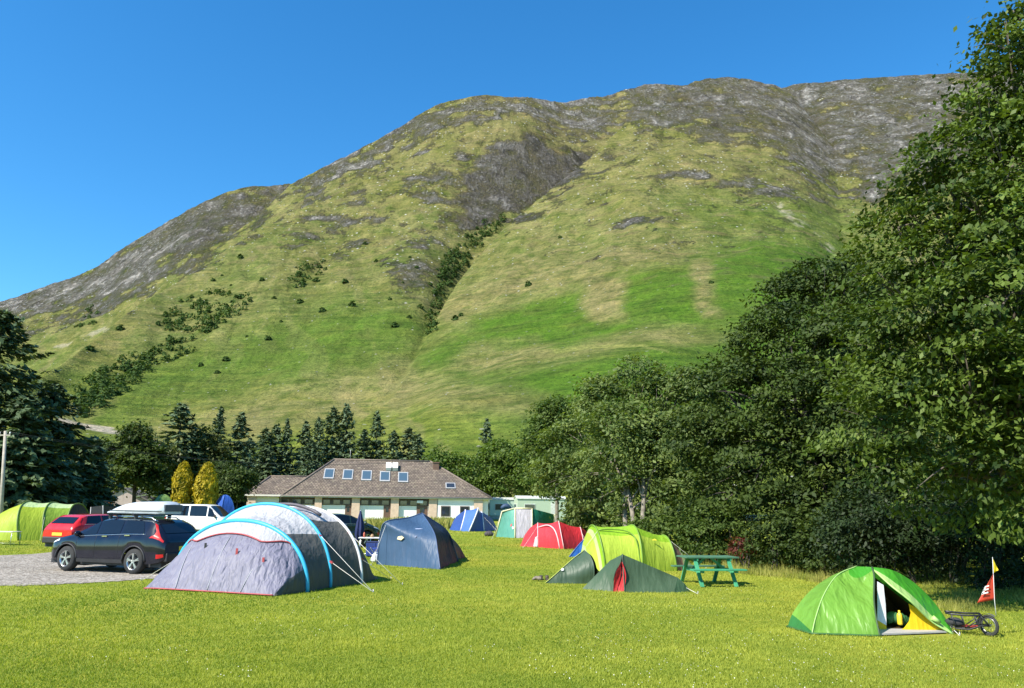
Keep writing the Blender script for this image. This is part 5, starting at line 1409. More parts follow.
# ---------------------------------------------------------------- green dome with its door open
def green_dome():
    g1 = fabric('tent_leaf_green', (.165, .345, .045), .26, .42, .5, (.25, .6, .05)); g2 = fabric('tent_leaf_dark', (.055, .28, .020), .25, .45, .45, (.1, .45, .03)); g3 = fabric('tent_skirt_green', (.035, .17, .035), .2, .5, .4); g4 = fabric('tent_leaf_pale', (.34, .52, .16), .25, .5, .4)
    yel = fabric('tent_inner_yellow', (.80, .55, .015), .35, .6, .35, (.95, .7, .02)); gry = simple('groundsheet_grey', (.36, .34, .33), .6, var=.1); wht = fabric('inner_white', (.72, .72, .74), .25, .6, .3); ins = fabric('inner_mesh_brown', (.050, .030, .010), .0, .8, .2)
    dk = simple('dark_zip', (.03, .06, .02), .6)
    bl, fl, dc, fr = gp(787, 627.5), gp(812, 634.8), gp(880, 637.2), gp(954, 633.5)
    cen = on((bl.x + fr.x) / 2, dc.y + .95); cen2 = cen + Vector((0, 0, .45))
    t = Tent('green dome tent with door open on a yellow inner, nearest tent at the lower right', cen)
    Yt = dc.y + .95; n = 27; yc, yf, yr = dc.y, fl.y, fr.y
    top = ap(872, 567, Yt); topb = ap(857, 566.4, Yt + .1)
    pole_f = smooth_path([topb, ap(838, 575, Yt - .08), ap(824.5, 594, yf + .36), ap(816, 617, yf + .10), fl], n)     # seam pole on the left
    pole_bl = smooth_path([topb, ap(832, 575.6, Yt + .55), ap(810, 591, bl.y + .35), ap(794, 611, bl.y + .12), bl], n)
    edge = smooth_path([top, ap(874.2, 577, Yt - .20), ap(874, 600, yc + .42), ap(876.5, 620, yc + .13), dc], n)           # zipped door edge
    out = smooth_path([top, ap(892.5, 570.2, Yt - .02), ap(912, 581, yr + .5), ap(929.5, 597, yr + .32), ap(943.5, 615, yr + .16), fr], n)   # right outline
    low = smooth_path([top + Vector((.01, -.03, -.05)), ap(890, 585, yc + .60), ap(910, 601, yc + .42), ap(931, 621, yr - .0), gp(953, 634.2)], n)
    br = on(fr.x, fr.y + 1.5); bb = on(bl.x + .75, bl.y + 1.0)
    pole_br = smooth_path([top, top.lerp(br, .5) + Vector((.15, .2, .22)), br.lerp(top, .2) + Vector((.1, .1, .12)), br], n)
    pole_bb = smooth_path([topb, topb.lerp(bb, .5) + Vector((0, .15, .14)), bb.lerp(topb, .2) + Vector((0, .06, .08)), bb], n)
    base_front = None
    r = saddle(tri(pole_f, edge, n, 22), cen2, .045); 
    cap = lambda u: .10 + .14 * math.sin(min(1, u * 1.05) * math.pi)
    t.skin('front_panel', sub(r, cap, lambda u: 1.0, 24), [g1], None, .036); t.skin('top_panel', sub(r, lambda u: 0.0, cap, 5), [g2], None, .006)
    r2 = saddle(tri(pole_bl, pole_f, n, 10), cen2, .03); sk = lambda u: .80 + .16 * u; cp2 = lambda u: .16 + .02 * u
    t.skin('left_panel', sub(r2, cp2, sk, 18), [g4 if False else g1], None, .012); t.skin('skirt_panel', sub(r2, sk, lambda u: 1.0, 6), [g3], None, .008); t.skin('top_panel', sub(r2, lambda u: 0.0, cp2, 5), [g2], None, .005)
    t.skin('canopy_panel', saddle(tri(out, low, n, 8), cen2, -.02), [g2, g4], lambda i, j: 1 if i >= 6 else 0, .012)
    t.skin('rear_panel', tri(pole_br, out, n, 8), [g2], wr=.012); t.skin('rear_panel', tri(pole_bb, pole_br, n, 8), [g2], wr=.012); t.skin('rear_panel', tri(pole_bl, pole_bb, n, 8), [g2], wr=.012)
    t.skin('rear_panel', [[topb.lerp(top, k / 3) for k in range(4)], [pole_bb[2].lerp(pole_br[2], k / 3) for k in range(4)]], [g2], wr=0)
    t.sleeve([p + (p - cen2).normalized() * .006 for p in pole_f], g4 and simple('pale_green_seam', (.30, .48, .14), .5), .010, 'seam_tape')
    t.sleeve(edge, dk, .016, 'door_zip'); t.sleeve([p + Vector((0, -.01, 0)) for p in low], simple('pale_green_seam', (.30, .48, .14), .5), .016, 'door_zip')
    # dark hem along the ground
    t.sleeve([on(*(bl.lerp(fl, k / 8)).xy, .02) for k in range(9)] + [on(*(fl.lerp(dc, k / 10)).xy, .02) for k in range(1, 11)], g3 and simple('hem_green', (.03, .10, .02), .6), .018, 'hem')
    # groundsheet and yellow inner tent
    gs = MB(); gs.prism([on(*(dc + Vector((-.02, .06, 0))).xy, .02), on(fr.x - .02, fr.y - .02, .02), on(fr.x - .1, fr.y + .6, .02), on(dc.x - .1, dc.y + .75, .02)], (0, 0, .025)); t.part(gs, 'groundsheet', gry)
    Yi = dc.y + .55
    i0, i1 = ap(877.5, 629, Yi - .05), ap(942, 630.5, Yi - .05); i0.z = i1.z = float(gz(6.2, Yi)) + .04
    it = ap(876, 578, Yi + .12)
    W = lambda px, py, dy=0: ap(px, py, Yi + dy)
    inner = tri(smooth_path([W(876, 577, .2), W(877, 600, .1), W(877.5, 630, 0)], n), smooth_path([W(884, 583, .2), W(916, 609, .06), W(944, 631, 0)], n), n, 10)
    # door opening shape: leave a D-shaped hole in the yellow wall
    hole = [(884.5, 582), (892, 588), (902, 596), (908.5, 604), (911, 613), (909, 622), (901, 629.5), (889, 629.5), (886, 615), (884, 600)]
    def dpt(px, py): return W(px, py, .12 * (631 - py) / 54)
    yw = [(908.7, 603.6), (919.5, 609.5), (930, 619.5), (944, 631), (944, 632), (899, 631.5), (904.5, 627.8), (909.2, 621.5), (911, 613)]
    mb = MB(); mb.prism([dpt(*p) for p in yw], (0, .012, 0)); t.part(mb, 'inner_wall', yel)
    yb = [(877.3, 620), (886.3, 625.5), (887, 631.4), (877.8, 631.4)]; mb = MB(); mb.prism([dpt(*p) for p in yb], (0, .012, 0)); t.part(mb, 'inner_wall', yel)
    wp = [(877.5, 581.5), (883.5, 585), (885.6, 604), (886.6, 625.5), (877.5, 620)]; mb = MB(); mb.prism([dpt(*p) for p in wp], (0, .012, 0)); t.part(mb, 'white_door_flap', wht)
    # inside of the tent: floor and mesh walls some way behind the door
    il, ir = on(dc.x - .15, Yi + .12, .05), on(fr.x - .12, Yi + .12, .05); bl2, br2 = on(dc.x - .15, Yi + 1.2, .05), on(fr.x - .2, Yi + 1.2, .05); tp = top + Vector((0, .25, -.08))
    mb = MB(); mb.add([il, ir, br2, bl2], [(0, 1, 2, 3)]); mb.add([bl2, br2, tp], [(0, 1, 2)]); mb.add([il, bl2, tp], [(0, 1, 2)]); mb.add([ir, br2, tp], [(0, 2, 1)]); t.part(mb, 'inner_tent', ins)
    # rolled flap on the canopy edge with a toggle
    mb = MB(); q = low[19] + Vector((.04, -.03, .02)); mb.tube([q + Vector((.0, 0, .02)), q + Vector((.11, -.02, -.06))], [.045, .03], n=8); t.part(mb, 'rolled_flap', simple('pale_green_seam', (.30, .48, .14), .5))
    t.guy(pole_bl[13], gp(776, 630)) if False else None
    t.guy(out[24], gp(960, 636))
    return t
green_dome()

def sleeping_bag():
    m = fabric('bag_green', (.035, .13, .045), .05, .6, .9); c = ap(896, 626.5, gp(880, 637.2).y + .85); c.z = float(gz(c.x, c.y)) + .05
    o = MB(); rng = random.Random(3)
    pts = smooth_path([(-.16, 0, .10), (-.05, .03, .15), (.06, 0, .13), (.17, .03, .09), (.26, .0, .07)], 14)
    o.tube(pts, [.06 + .05 * math.sin(math.pi * (k + 1) / 15) + rng.uniform(-.012, .012) for k in range(14)], n=12); r = o.build('sleeping_bag', m, loc=c)
    tag(r, 'crumpled green sleeping bag inside the open green dome', 'sleeping bag')
    b = MB(); b.tube([(0, 0, 0), (0, 0, .02), (0, 0, .16), (0, 0, .19), (0, 0, .20), (0, 0, .24)], [.04, .045, .045, .03, .018, .018], n=12); q = b.build('water_bottle', simple('yellow_plastic', (.72, .52, .03), .4), loc=ap(900, 622, gp(880, 637.2).y + .72)); q.location.z = float(gz(6, 13)) + .10
    tag(q, 'yellow bottle standing beside the green sleeping bag', 'bottle')
sleeping_bag()

# ---------------------------------------------------------------- dark shelter, far green tent, far blue dome
def small_far():
    blk = fabric('shelter_black', (.022, .024, .03), .02, .6, .4)
    Y = 52; a, b, c, d = ap(91, 507, Y), ap(103, 505.5, Y - .4), ap(105.5, 518, Y), ap(91, 519, Y)
    t = Tent('black windbreak shelter behind the red car', on(*(c.xy)), name='windbreak_shelter'); t.root['category'] = 'shelter'
    bk = [p + Vector((.6, 1.3, -.1)) for p in (a, b)]; c = on(c.x, c.y); d = on(d.x, d.y)
    t.skin('front_panel', tri([a, b], [d, c], 2, 6), [blk], wr=0); t.skin('roof_panel', tri([a, b], bk, 2, 4), [blk], wr=0); t.skin('side_panel', tri([b, c], [bk[1], on(*bk[1].xy)], 2, 4), [blk], wr=0)
    t.sleeve([b, c], simple('pole_grey', (.3, .3, .3), .4), .03, 'pole'); t.sleeve([a, d], simple('pole_grey', (.3, .3, .3), .4), .03, 'pole')
    gg = fabric('tent_far_green', (.22, .34, .09), .2, .5, .4); Y = 66
    f0, f1 = on(*(ap(149, 505, Y).xy)), on(*(ap(176, 505, Y).xy)); tp = ap(163, 494.5, Y)
    t = Tent('distant light green dome tent beyond the silver roof box', (f0 + f1) / 2)
    def dome_legs(f0, f1, tp, d):
        m = (f0 + f1) / 2; h = tp.z - m.z; A1 = arch(f0, f1, h, 21, 2.2); a, b = on(m.x, m.y - d), on(m.x, m.y + d); A2 = arch(a, b, h, 21, 2.2); return A1[10::-1], A1[10:], A2[10:], A2[10::-1]
    n = 11; l0, l1, l2, l3 = dome_legs(f0, f1, tp, 1.2)
    for p, q, nm in ((l0, l3, 'front_panel'), (l3, l1, 'front_panel'), (l1, l2, 'rear_panel'), (l2, l0, 'rear_panel')): t.skin(nm, tri(p, q, n, 5), [gg], wr=.01)
    for l in (l0, l1, l2, l3): t.sleeve(l, simple('dark_green_sleeve', (.10, .17, .02), .5), .03)
    bb = fabric('tent_far_blue', (.03, .10, .42), .15, .5, .4); Y = 72
    f0, f1 = on(*(ap(213, 505, Y).xy)), on(*(ap(236, 505, Y).xy)); tp = ap(225, 495, Y)
    t = Tent('small blue dome tent beside the yellow cypresses', (f0 + f1) / 2)
    l0, l1, l2, l3 = dome_legs(f0, f1, tp, .7)
    for p, q, nm in ((l0, l3, 'front_panel'), (l3, l1, 'front_panel'), (l1, l2, 'rear_panel'), (l2, l0, 'rear_panel')): t.skin(nm, tri(p, q, n, 5), [bb], wr=.01)
    for l in (l0, l1, l2, l3): t.sleeve(l, simple('blue_sleeve', (.02, .09, .33), .5), .03)
small_far()
# ================================================================ picnic table
def picnic_table():
    m = simple('green_bench_paint', (.050, .27, .135), .5, var=.22, scale=3, bmp=.15); m2 = simple('green_bench_top', (.060, .150, .085), .6, var=.25, scale=3, bmp=.2)
    a, b = gp(701, 587.8), gp(738, 586.8); ux = (b - a); ux.z = 0; ux.normalize(); ux = Vector((.985, .17, 0)).normalized()
    c = (a + b) / 2 + Vector((-.17 * 1, .985, 0)) * .72; c = on(c.x, c.y)
    root = thing('picnic_table', c, 'green painted wooden picnic table beside the lime green tent', 'picnic table', rz=math.atan2(ux.y, ux.x))
    L = 1.52
    tp = MB()
    for k in range(5): tp.box((0, (k - 2) * .148, .735), (L, .138, .04))
    tp.build('table_top', m2, root, bevel=.005)
    for s in (-1, 1):
        be = MB()
        for k in range(2): be.box((0, s * (.62 + k * .135), .44), (L, .125, .04))
        be.build('bench_seat', m2 if s > 0 else m, root, bevel=.005)
    for x in (-.48, .48):
        for s in (-1, 1):
            lg = MB(); lg.bar((x, s * .72, .0), (x, s * .24, .715), .05, .10, 0, (1, 0, 0)); lg.build('leg', m, root, bevel=.004)
        cb = MB(); cb.box((x + .045, 0, .40), (.04, 1.46, .09)); cb.build('bench_support', m, root); cb = MB(); cb.box((x + .045, 0, .69), (.04, .70, .08)); cb.build('top_support', m, root)
        br = MB(); br.bar((x + .02, 0, .40), (0 + x * .2, 0, .70), .04, .07); br.build('brace', m, root)
picnic_table()

# ================================================================ single-wheeled bicycle trailer with flag
def bike_trailer():
    blk = simple('trailer_black_frame', (.018, .018, .02), .4, var=.1); sil = simple('spoke_silver', (.22, .22, .22), .35, .8); red = simple('red_strap', (.45, .05, .04), .6)
    wc = gp(990, 636.5); c = on(wc.x - .32, wc.y + .25)
    fw = Vector((-.90, .43, 0)).normalized()
    root = thing('bike_trailer', c, 'black one-wheeled bicycle trailer lying beside the green dome tent', 'bicycle trailer', rz=math.atan2(fw.y, fw.x))
    inv = (Matrix.Translation(c) @ Matrix.Rotation(math.atan2(fw.y, fw.x), 4, 'Z')).inverted(); w = inv @ wc
    R = .175
    # wheel stands turned a little towards the camera
    wt = MB(); hub = Vector((w.x, w.y, R)); ax = (inv.to_3x3() @ Vector((-.90, -.42, 0))).normalized(); ux = Vector((ax.y, -ax.x, 0))
    ring = lambda r, o=0: [hub + ax * o + ux * (r * math.cos(t)) + Vector((0, 0, r * math.sin(t))) for t in np.linspace(0, 2 * math.pi, 33)]
    wt.tube(ring(R - .022), .022, 0, 8, cap=False); wh = wt.build('wheel', TYRE, root)
    rm = MB(); rm.tube(ring(R - .052), .011, 0, 6, cap=False)
    for k in range(18):
        t = 2 * math.pi * k / 18; rm.tube([hub + ax * (.025 * (-1) ** k), hub + ux * ((R - .05) * math.cos(t)) + Vector((0, 0, (R - .05) * math.sin(t)))], .0022, 0, 4)
    rm.tube([hub - ax * .04, hub + ax * .04], .022, 0, 10); rm.build('rim', sil, wh)
    mg = MB(); rows = [[hub + ax * o + ux * ((R + .018) * math.cos(t)) + Vector((0, 0, (R + .018) * math.sin(t))) for o in (-.03, -.02, .02, .03)] for t in np.linspace(-.1, 2.2, 14)]; mg.grid(rows, 0, True); mg.build('mudguard', simple('mudguard_grey', (.10, .10, .11), .4), root)
    # cage frame
    f = MB(); T = lambda pts, r=.013: f.tube([Vector(p) for p in pts], r, 0, 7)
    x0, x1 = w.x + .10, w.x + .60
    for s in (-1, 1):
        y = s * .17
        T([(w.x + .0, w.y + ax.y * s * .05, R), (x0 + .02, y, .17), (x0 + .2, y, .10), (x1 - .12, y, .10), (x1, y * .8, .16)])
        T([(w.x + .10, y, .335), (x0 + .2, y, .325), (x1 - .08, y, .33), (x1 + .03, y * .8, .34)], .016)
        for x in (x0 + .05, (x0 + x1) / 2, x1 - .1): T([(x, y, .11), (x + .04, y, .325)], .009)
        T([(x0, y, .31), (x1 - .25, y, .11)], .010); T([(w.x, w.y + ax.y * s * .06, R), (w.x + .12, y, .335)])
    for x in (x0 + .02, x0 + .3, x1 - .05): T([(x, -.17, .10 if x > x0 + .1 else .16), (x, .17, .10 if x > x0 + .1 else .16)], .009)
    T([(x0, -.17, .335), (x0, .17, .335)]); T([(x1 + .02, -.14, .34), (x1 + .02, .14, .34)])
    T([(x1, .0, .16), (x1 + .14, 0, .24), (x1 + .2, 0, .30)], .016); T([(x1 + .19, -.10, .22), (x1 + .2, 0, .30), (x1 + .19, .10, .22)], .014)
    f.build('frame', blk, root)
    n = MB()
    for k in range(9):
        x = x0 + .1 + (x1 - x0 - .2) * k / 8; n.tube([(x, -.165, .112), (x, .165, .112)], .004, 0, 4)
    for k in range(5): n.tube([(x0 + .1, -.14 + .07 * k, .114), (x1 - .1, -.14 + .07 * k, .114)], .004, 0, 4)
    n.build('mesh_floor', blk, root)
    st = MB(); st.box(((x0 + x1) / 2, .0, .135), (.34, .035, .02)); st.box(((x0 + x1) / 2 - .1, -.06, .135), (.22, .03, .02)); st.build('strap', red, root)
    bg = MB(); bg.tube(smooth_path([(x0 + .25, .02, .17), (x0 + .4, 0, .19), (x0 + .55, -.02, .17)], 8), [.02, .05, .07, .075, .07, .07, .05, .02], n=9); bg.build('folded_cover', simple('black_cordura', (.03, .03, .033), .8), root)
    # flag pole with small yellow pennant and red flag
    p0 = Vector((w.x + .05, w.y - .0, .33)); tw = inv @ ap(992.5, 557, wc.y + .05); tw2 = inv @ ap(994.5, 600, wc.y + .05)
    fp = MB(); fp.tube([tw2 + Vector((0, 0, -.25)), tw2, tw], [.006, .006, .004], 0, 6); po = fp.build('flag_pole', simple('fibreglass_white', (.6, .6, .58), .4), root)
    def flag(name, pts, m, parent=po):
        Pw = [inv @ ap(x, y, wc.y + .05) for x, y in pts]; cx = sum(Pw, Vector()) / len(Pw)
        A, B, Cc = Pw[0], Pw[1], Pw[2]; rows = []
        for i in range(9):
            u = i / 8; a = A.lerp(B, u); row = []
            for j in range(11):
                v = j / 10; q = a.lerp(A.lerp(Cc, u) if False else Cc, v); q = q + Vector((0, 1, 0)) * .014 * math.sin(v * 7 + u * 1.5) * v; row.append(q)
            rows.append(row)
        mb = MB(); mb.grid(rows, 0, True); return mb.build(name, m, parent, solid=.0015)
    flag('pennant', [(993, 559), (994, 573), (998.5, 570)], fabric('flag_yellow', (.80, .62, .02), .3, .5, .2))
    rf = fabric('flag_red', (.62, .07, .035), .3, .5, .2, (.8, .1, .04))
    Pw = [inv @ ap(x, y, wc.y + .05) for x, y in [(993.5, 573.5), (995.3, 599.5), (977, 603), (984.5, 585)]]
    rows = []
    for i in range(11):
        u = i / 10; a = Pw[0].lerp(Pw[1], u); b = Pw[0].lerp(Pw[2], u); rows.append([a.lerp(b, v / 8) + Vector((.3, 1, 0)) * .012 * math.sin(v * .9 + u * 4) * (v / 8) for v in range(9)])
    mb = MB(); mb.grid(rows, 0, True); fo = mb.build('flag', rf, po, solid=.0015)
    # white lettering mark: three slanting bars on the flag
    wm = simple('flag_print_white', (.78, .78, .76), .6); mk = MB()
    for pts in ([(981.6, 593.2), (988.2, 591.6), (988.2, 593.0), (981.4, 594.7)], [(983.2, 589.6), (988.6, 588.2), (988.6, 589.6), (983.0, 591.2)], [(985.0, 586.2), (989.0, 585.0), (989.0, 586.4), (984.8, 587.7)], [(981.4, 594.6), (983.4, 594.1), (986.4, 586.0), (984.9, 586.3)]):
        mk.prism([inv @ ap(x, y, wc.y + .015) for x, y in pts], (inv.to_3x3() @ Vector((0, -1, 0))) * .002)
    mk.build('printed_mark', wm, fo)
bike_trailer()

# ================================================================ folding table at the far left, camp kitchen by the navy tent
def folding_table(px, py, w, d, h, label, top, legm, rz=0.0, cat='camping table'):
    c = gp(px, py); root = thing('folding_table', c, label, cat, rz=rz)
    tp = MB(); tp.box((0, 0, h), (w, d, .035)); tp.build('table_top', top, root, bevel=.006)
    for x in (-w / 2 + .06, w / 2 - .06):
        for y in (-d / 2 + .05, d / 2 - .05):
            l = MB(); l.tube([(x, y, h - .01), (x * 1.02, y * 1.15, 0)], .014, n=7); l.build('leg', legm, root)
    r = MB(); r.tube([(-w / 2 + .06, 0, .09), (w / 2 - .06, 0, .09)], .010, n=6); r.build('stretcher', legm, root)
    return root
ALU = simple('aluminium_tube', (.58, .58, .58), .35, .8)
folding_table(2, 545, 1.35, .7, .62, 'folding camp table with pale top and metal legs at the left edge', simple('table_top_pale', (.55, .53, .46), .5), ALU, -.05)
folding_table(369, 556, .85, .55, .70, 'white topped camping table between the grey tent and navy dome', simple('table_top_white', (.72, .72, .70), .5), ALU, .1)
def camp_kit():
    bl = fabric('camp_blue_cloth', (.020, .045, .20), .05, .7, .5); c = gp(372, 556.5)
    root = thing('storage_box', on(c.x + .12, c.y - .15), 'dark blue fabric storage box under the white camping table', 'storage box')
    b = MB(); b.box((0, 0, .28), (.62, .42, .52)); b.build('body', bl, root, bevel=.03); l = MB(); l.box((0, 0, .56), (.64, .44, .04)); l.build('lid', simple('box_lid_navy', (.015, .025, .10), .6), root, bevel=.01)
    for s in (-1, 1):
        h = MB(); h.tube(smooth_path([(s * .2, -.215, .40), (s * .12, -.235, .33), (s * .04, -.215, .40)], 8), .012, n=5); h.build('handle', BLK, root)
    # folding chair
    c = gp(379, 560.5); root = thing('camping_chair', c, 'folding camping chair with metal frame beside the navy dome tent', 'chair', rz=-.6)
    for s in (-1, 1):
        for p, q in (((s * .25, -.22, 0), (s * .25, .20, .50)), ((s * .25, .22, 0), (s * .25, -.22, .46))):
            f = MB(); f.tube([p, q], .012, n=6); f.build('leg', ALU, root)
        f = MB(); f.tube([(s * .25, .12, .40), (s * .25, .32, .92)], .012, n=6); f.build('back_post', ALU, root)
    st = MB(); st.grid([[Vector((x, y, .45 - .05 * math.sin((x + .25) / .5 * math.pi))) for x in np.linspace(-.25, .25, 7)] for y in np.linspace(-.22, .2, 5)]); st.build('seat', bl, root, solid=.008)
    bk = MB(); bk.grid([[Vector((x, .18 + .14 * k + .03 * math.sin((x + .25) / .5 * math.pi), .55 + .37 * k)) for x in np.linspace(-.25, .25, 7)] for k in np.linspace(0, 1, 5)]); bk.build('backrest', bl, root, solid=.008)
    # closed navy parasol
    c = gp(358.5, 554); root = thing('closed_parasol', c, 'closed navy blue parasol standing between the grey tent and dark green car', 'parasol')
    p = MB(); p.tube([(0, 0, 0), (0, 0, 1.75)], .02, n=8); p.build('pole', ALU, root)
    k = MB(); rows = []
    for z, r in ((.55, .10), (.75, .16), (1.0, .15), (1.25, .12), (1.5, .07), (1.72, .025)):
        rows.append([(math.cos(t) * r * (1 + .25 * math.cos(6 * t)), math.sin(t) * r * (1 + .25 * math.cos(6 * t)), z) for t in np.linspace(0, 2 * math.pi, 37)[:-1]])
    k.grid(rows, 0, True, True); k.build('canopy', fabric('parasol_navy', (.014, .022, .085), .05, .7, .3), root)
    b = MB(); b.tube([(0, 0, 0), (0, 0, .06), (0, 0, .09)], [.22, .20, .05], n=16); b.build('base', BLK, root)
    # white bag and small things
    c = gp(375, 562); m = fabric('white_plastic_bag', (.70, .72, .74), .25, .5, 1.0); bag = MB()
    bag.tube(smooth_path([(0, 0, 0), (0, 0, .08), (.01, .0, .20), (.0, .01, .28), (.02, 0, .34)], 10), [.10, .15, .16, .15, .13, .11, .08, .05, .035, .05], n=10); b = bag.build('carrier_bag', m, loc=c)
    tag(b, 'white carrier bag on the grass at the left foot of the navy dome', 'bag')
    for dx, hh, r, col, nm, lb in ((-.22, .20, .04, (.45, .10, .05), 'bottle', 'small red bottle on the white camping table'), (.10, .13, .07, (.32, .2, .1), 'saucepan', 'brown cooking pot on the white camping table')):
        c = gp(369, 556); b = MB(); b.tube([(0, 0, 0), (0, 0, hh * .7), (0, 0, hh * .8), (0, 0, hh)], [r, r, r * .6, r * .5], n=12)
        q = b.build(nm, simple(nm + '_col', col, .5), loc=(c.x + dx, c.y - .05, c.z + .7175)); tag(q, lb, nm)
    # loose kit by the small hooped tent
    c = gp(538, 581.5); b = MB(); rng = random.Random(5)
    b.tube(smooth_path([(-.16, 0, .05), (-.05, .05, .09), (.06, 0, .08), (.15, .06, .05)], 12), [.012, .03, .045, .05, .055, .05, .055, .05, .045, .035, .025, .012], n=9); q = b.build('stuff_sack', fabric('sack_cream', (.20, .17, .13), .05, .7, .9), loc=c)
    tag(q, 'cream stuff sack on the grass by the small hooped tent', 'bag')
    b = MB()
    for k in range(2): 
        b.tube([(k * .17, .0, .0), (k * .17 + .01, -.10, .03)], [.035, .045], n=8); b.tube([(k * .17, .02, .0), (k * .17, .0, .12)], [.045, .05], n=8)
    c = gp(541, 580); q = b.build('walking_boots', simple('boot_leather', (.06, .045, .035), .7), loc=c); tag(q, 'dark walking boots beside the cream stuff sack', 'boots')
    # dark kit left of the teal tent
    c = gp(489, 536.2); b = MB(); b.tube(smooth_path([(-.3, 0, .10), (0, .05, .16), (.3, 0, .12)], 9), [.08, .15, .18, .19, .2, .19, .17, .13, .06], n=9); q = b.build('kit_bag', fabric('kit_bag_dark', (.06, .05, .055), .02, .7, .8), loc=c); tag(q, 'dark kit bag on the grass left of the teal tent', 'bag')
camp_kit()
# ================================================================ trees and plants
BARK = simple('bark_grey_brown', (.11, .09, .07), .95, var=.35, scale=5, bmp=.6)
BARKP = simple('bark_pale', (.19, .165, .13), .9, var=.4, scale=6, bmp=.4)
BARKD = simple('bark_dark', (.05, .042, .035), .95, var=.3, scale=5)
L_NEAR = leafmat('leaf_elm', (.012, .030, .005), (.128, .180, .030), .22, .55, .2)
L_DARK = leafmat('leaf_dark_green', (.014, .030, .007), (.075, .108, .020), .22, .6, .2)
L_SHADE = leafmat('leaf_bramble_shaded', (.008, .018, .005), (.030, .052, .013), .15, .6, .25)  # bramble leaf colour darkened to stand for the shade under the near tree
L_GREY = leafmat('leaf_grey_green', (.040, .074, .019), (.195, .245, .072), .30, .6, .2)
L_MID = leafmat('leaf_mid_green', (.030, .062, .012), (.095, .135, .026), .28, .6, .2)
L_LIGHT = leafmat('leaf_light_green', (.050, .095, .010), (.125, .180, .030), .32)
L_OLIVE = leafmat('leaf_olive', (.040, .058, .012), (.105, .115, .030), .25)
L_SPRUCE = leafmat('needle_spruce', (.022, .046, .020), (.125, .175, .075), .10, .6, .25)
L_FIR = leafmat('needle_fir', (.030, .058, .028), (.150, .200, .095), .10, .6, .25)
L_GOLD = leafmat('foliage_gold', (.20, .17, .012), (.62, .48, .035), .25, .6, .2)
L_RED = leafmat('leaf_copper', (.07, .016, .012), (.16, .05, .03), .25)
L_HILL = leafmat('leaf_hillside', (.030, .062, .016), (.078, .120, .030), .2, .8, .1)
L_GRASS = leafmat('blade_lawn', (.140, .208, .022), (.385, .400, .060), .35, .6, .2)
L_TALL = leafmat('blade_tall', (.11, .15, .02), (.36, .33, .09), .30, .7, .2)

def unit(v): return v / np.maximum(1e-9, np.linalg.norm(v, axis=1, keepdims=True))

def leaf_quads(P, N, D, size, asp=.55, fold=.18, rng=RNG):
    """diamond leaves: centre P, normal N, long axis D"""
    D = unit(D - (D * N).sum(1, keepdims=True) * N); S = np.cross(N, D)
    L = size[:, None]
    a = P - D * L * .5; c = P + D * L * .5; m = P - D * L * .05 + N * L * fold
    b = m + S * L * asp * .5 - N * L * fold * 1.2; d = m - S * L * asp * .5 - N * L * fold * 1.2
    co = np.stack([a, b, c, d], 1).reshape(-1, 3); n = len(P)
    return co, np.arange(n * 4).reshape(-1, 4)

def crown_leaves(lobes, n, size, seed=0, twig=.45, shell=(.55, 1.04), droop=.5, dens=60, flat=.55):
    """lobes: (x,y,z, rx,ry,rz). leaves hang in sprays spread through the outer part of each lobe"""
    rng = np.random.default_rng(seed); L = np.array(lobes, float)
    vol = (L[:, 3] * L[:, 4] + L[:, 3] * L[:, 5]); pr = vol / vol.sum()
    nt = max(20, int(n / dens)); li = rng.choice(len(L), nt, p=pr)
    d = unit(rng.normal(size=(nt, 3))); d[:, 2] = np.where((d[:, 2] < -.3) & (rng.random(nt) < .6), -d[:, 2], d[:, 2])
    rad = shell[0] + (shell[1] - shell[0]) * rng.random(nt) ** .55
    lump = .86 + .3 * rng.random(nt)
    T = L[li, :3] + d * L[li, 3:6] * (rad * lump)[:, None]
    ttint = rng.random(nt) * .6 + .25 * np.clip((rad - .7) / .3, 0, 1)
    ts = twig * (.6 + .8 * rng.random(nt))
    k = rng.integers(0, nt, n)
    off = rng.normal(size=(n, 3)) * np.array([1, 1, flat]) * ts[k][:, None] * .6
    out = d[k]
    off[:, 2] -= .35 * (off[:, 0] * out[:, 0] + off[:, 1] * out[:, 1]).clip(0)
    P = T[k] + off
    N = unit(out * .55 + np.array([0, 0, .75]) + rng.normal(size=(n, 3)) * .62)
    D = unit(out * .6 + rng.normal(size=(n, 3)) * .55 + np.array([0, 0, -droop]))
    sz = size * (.6 + .75 * rng.random(n))
    co, F = leaf_quads(P, N, D, sz, rng=rng)
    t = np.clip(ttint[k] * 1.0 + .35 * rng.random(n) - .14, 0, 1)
    return co, F, np.repeat(t, 4)

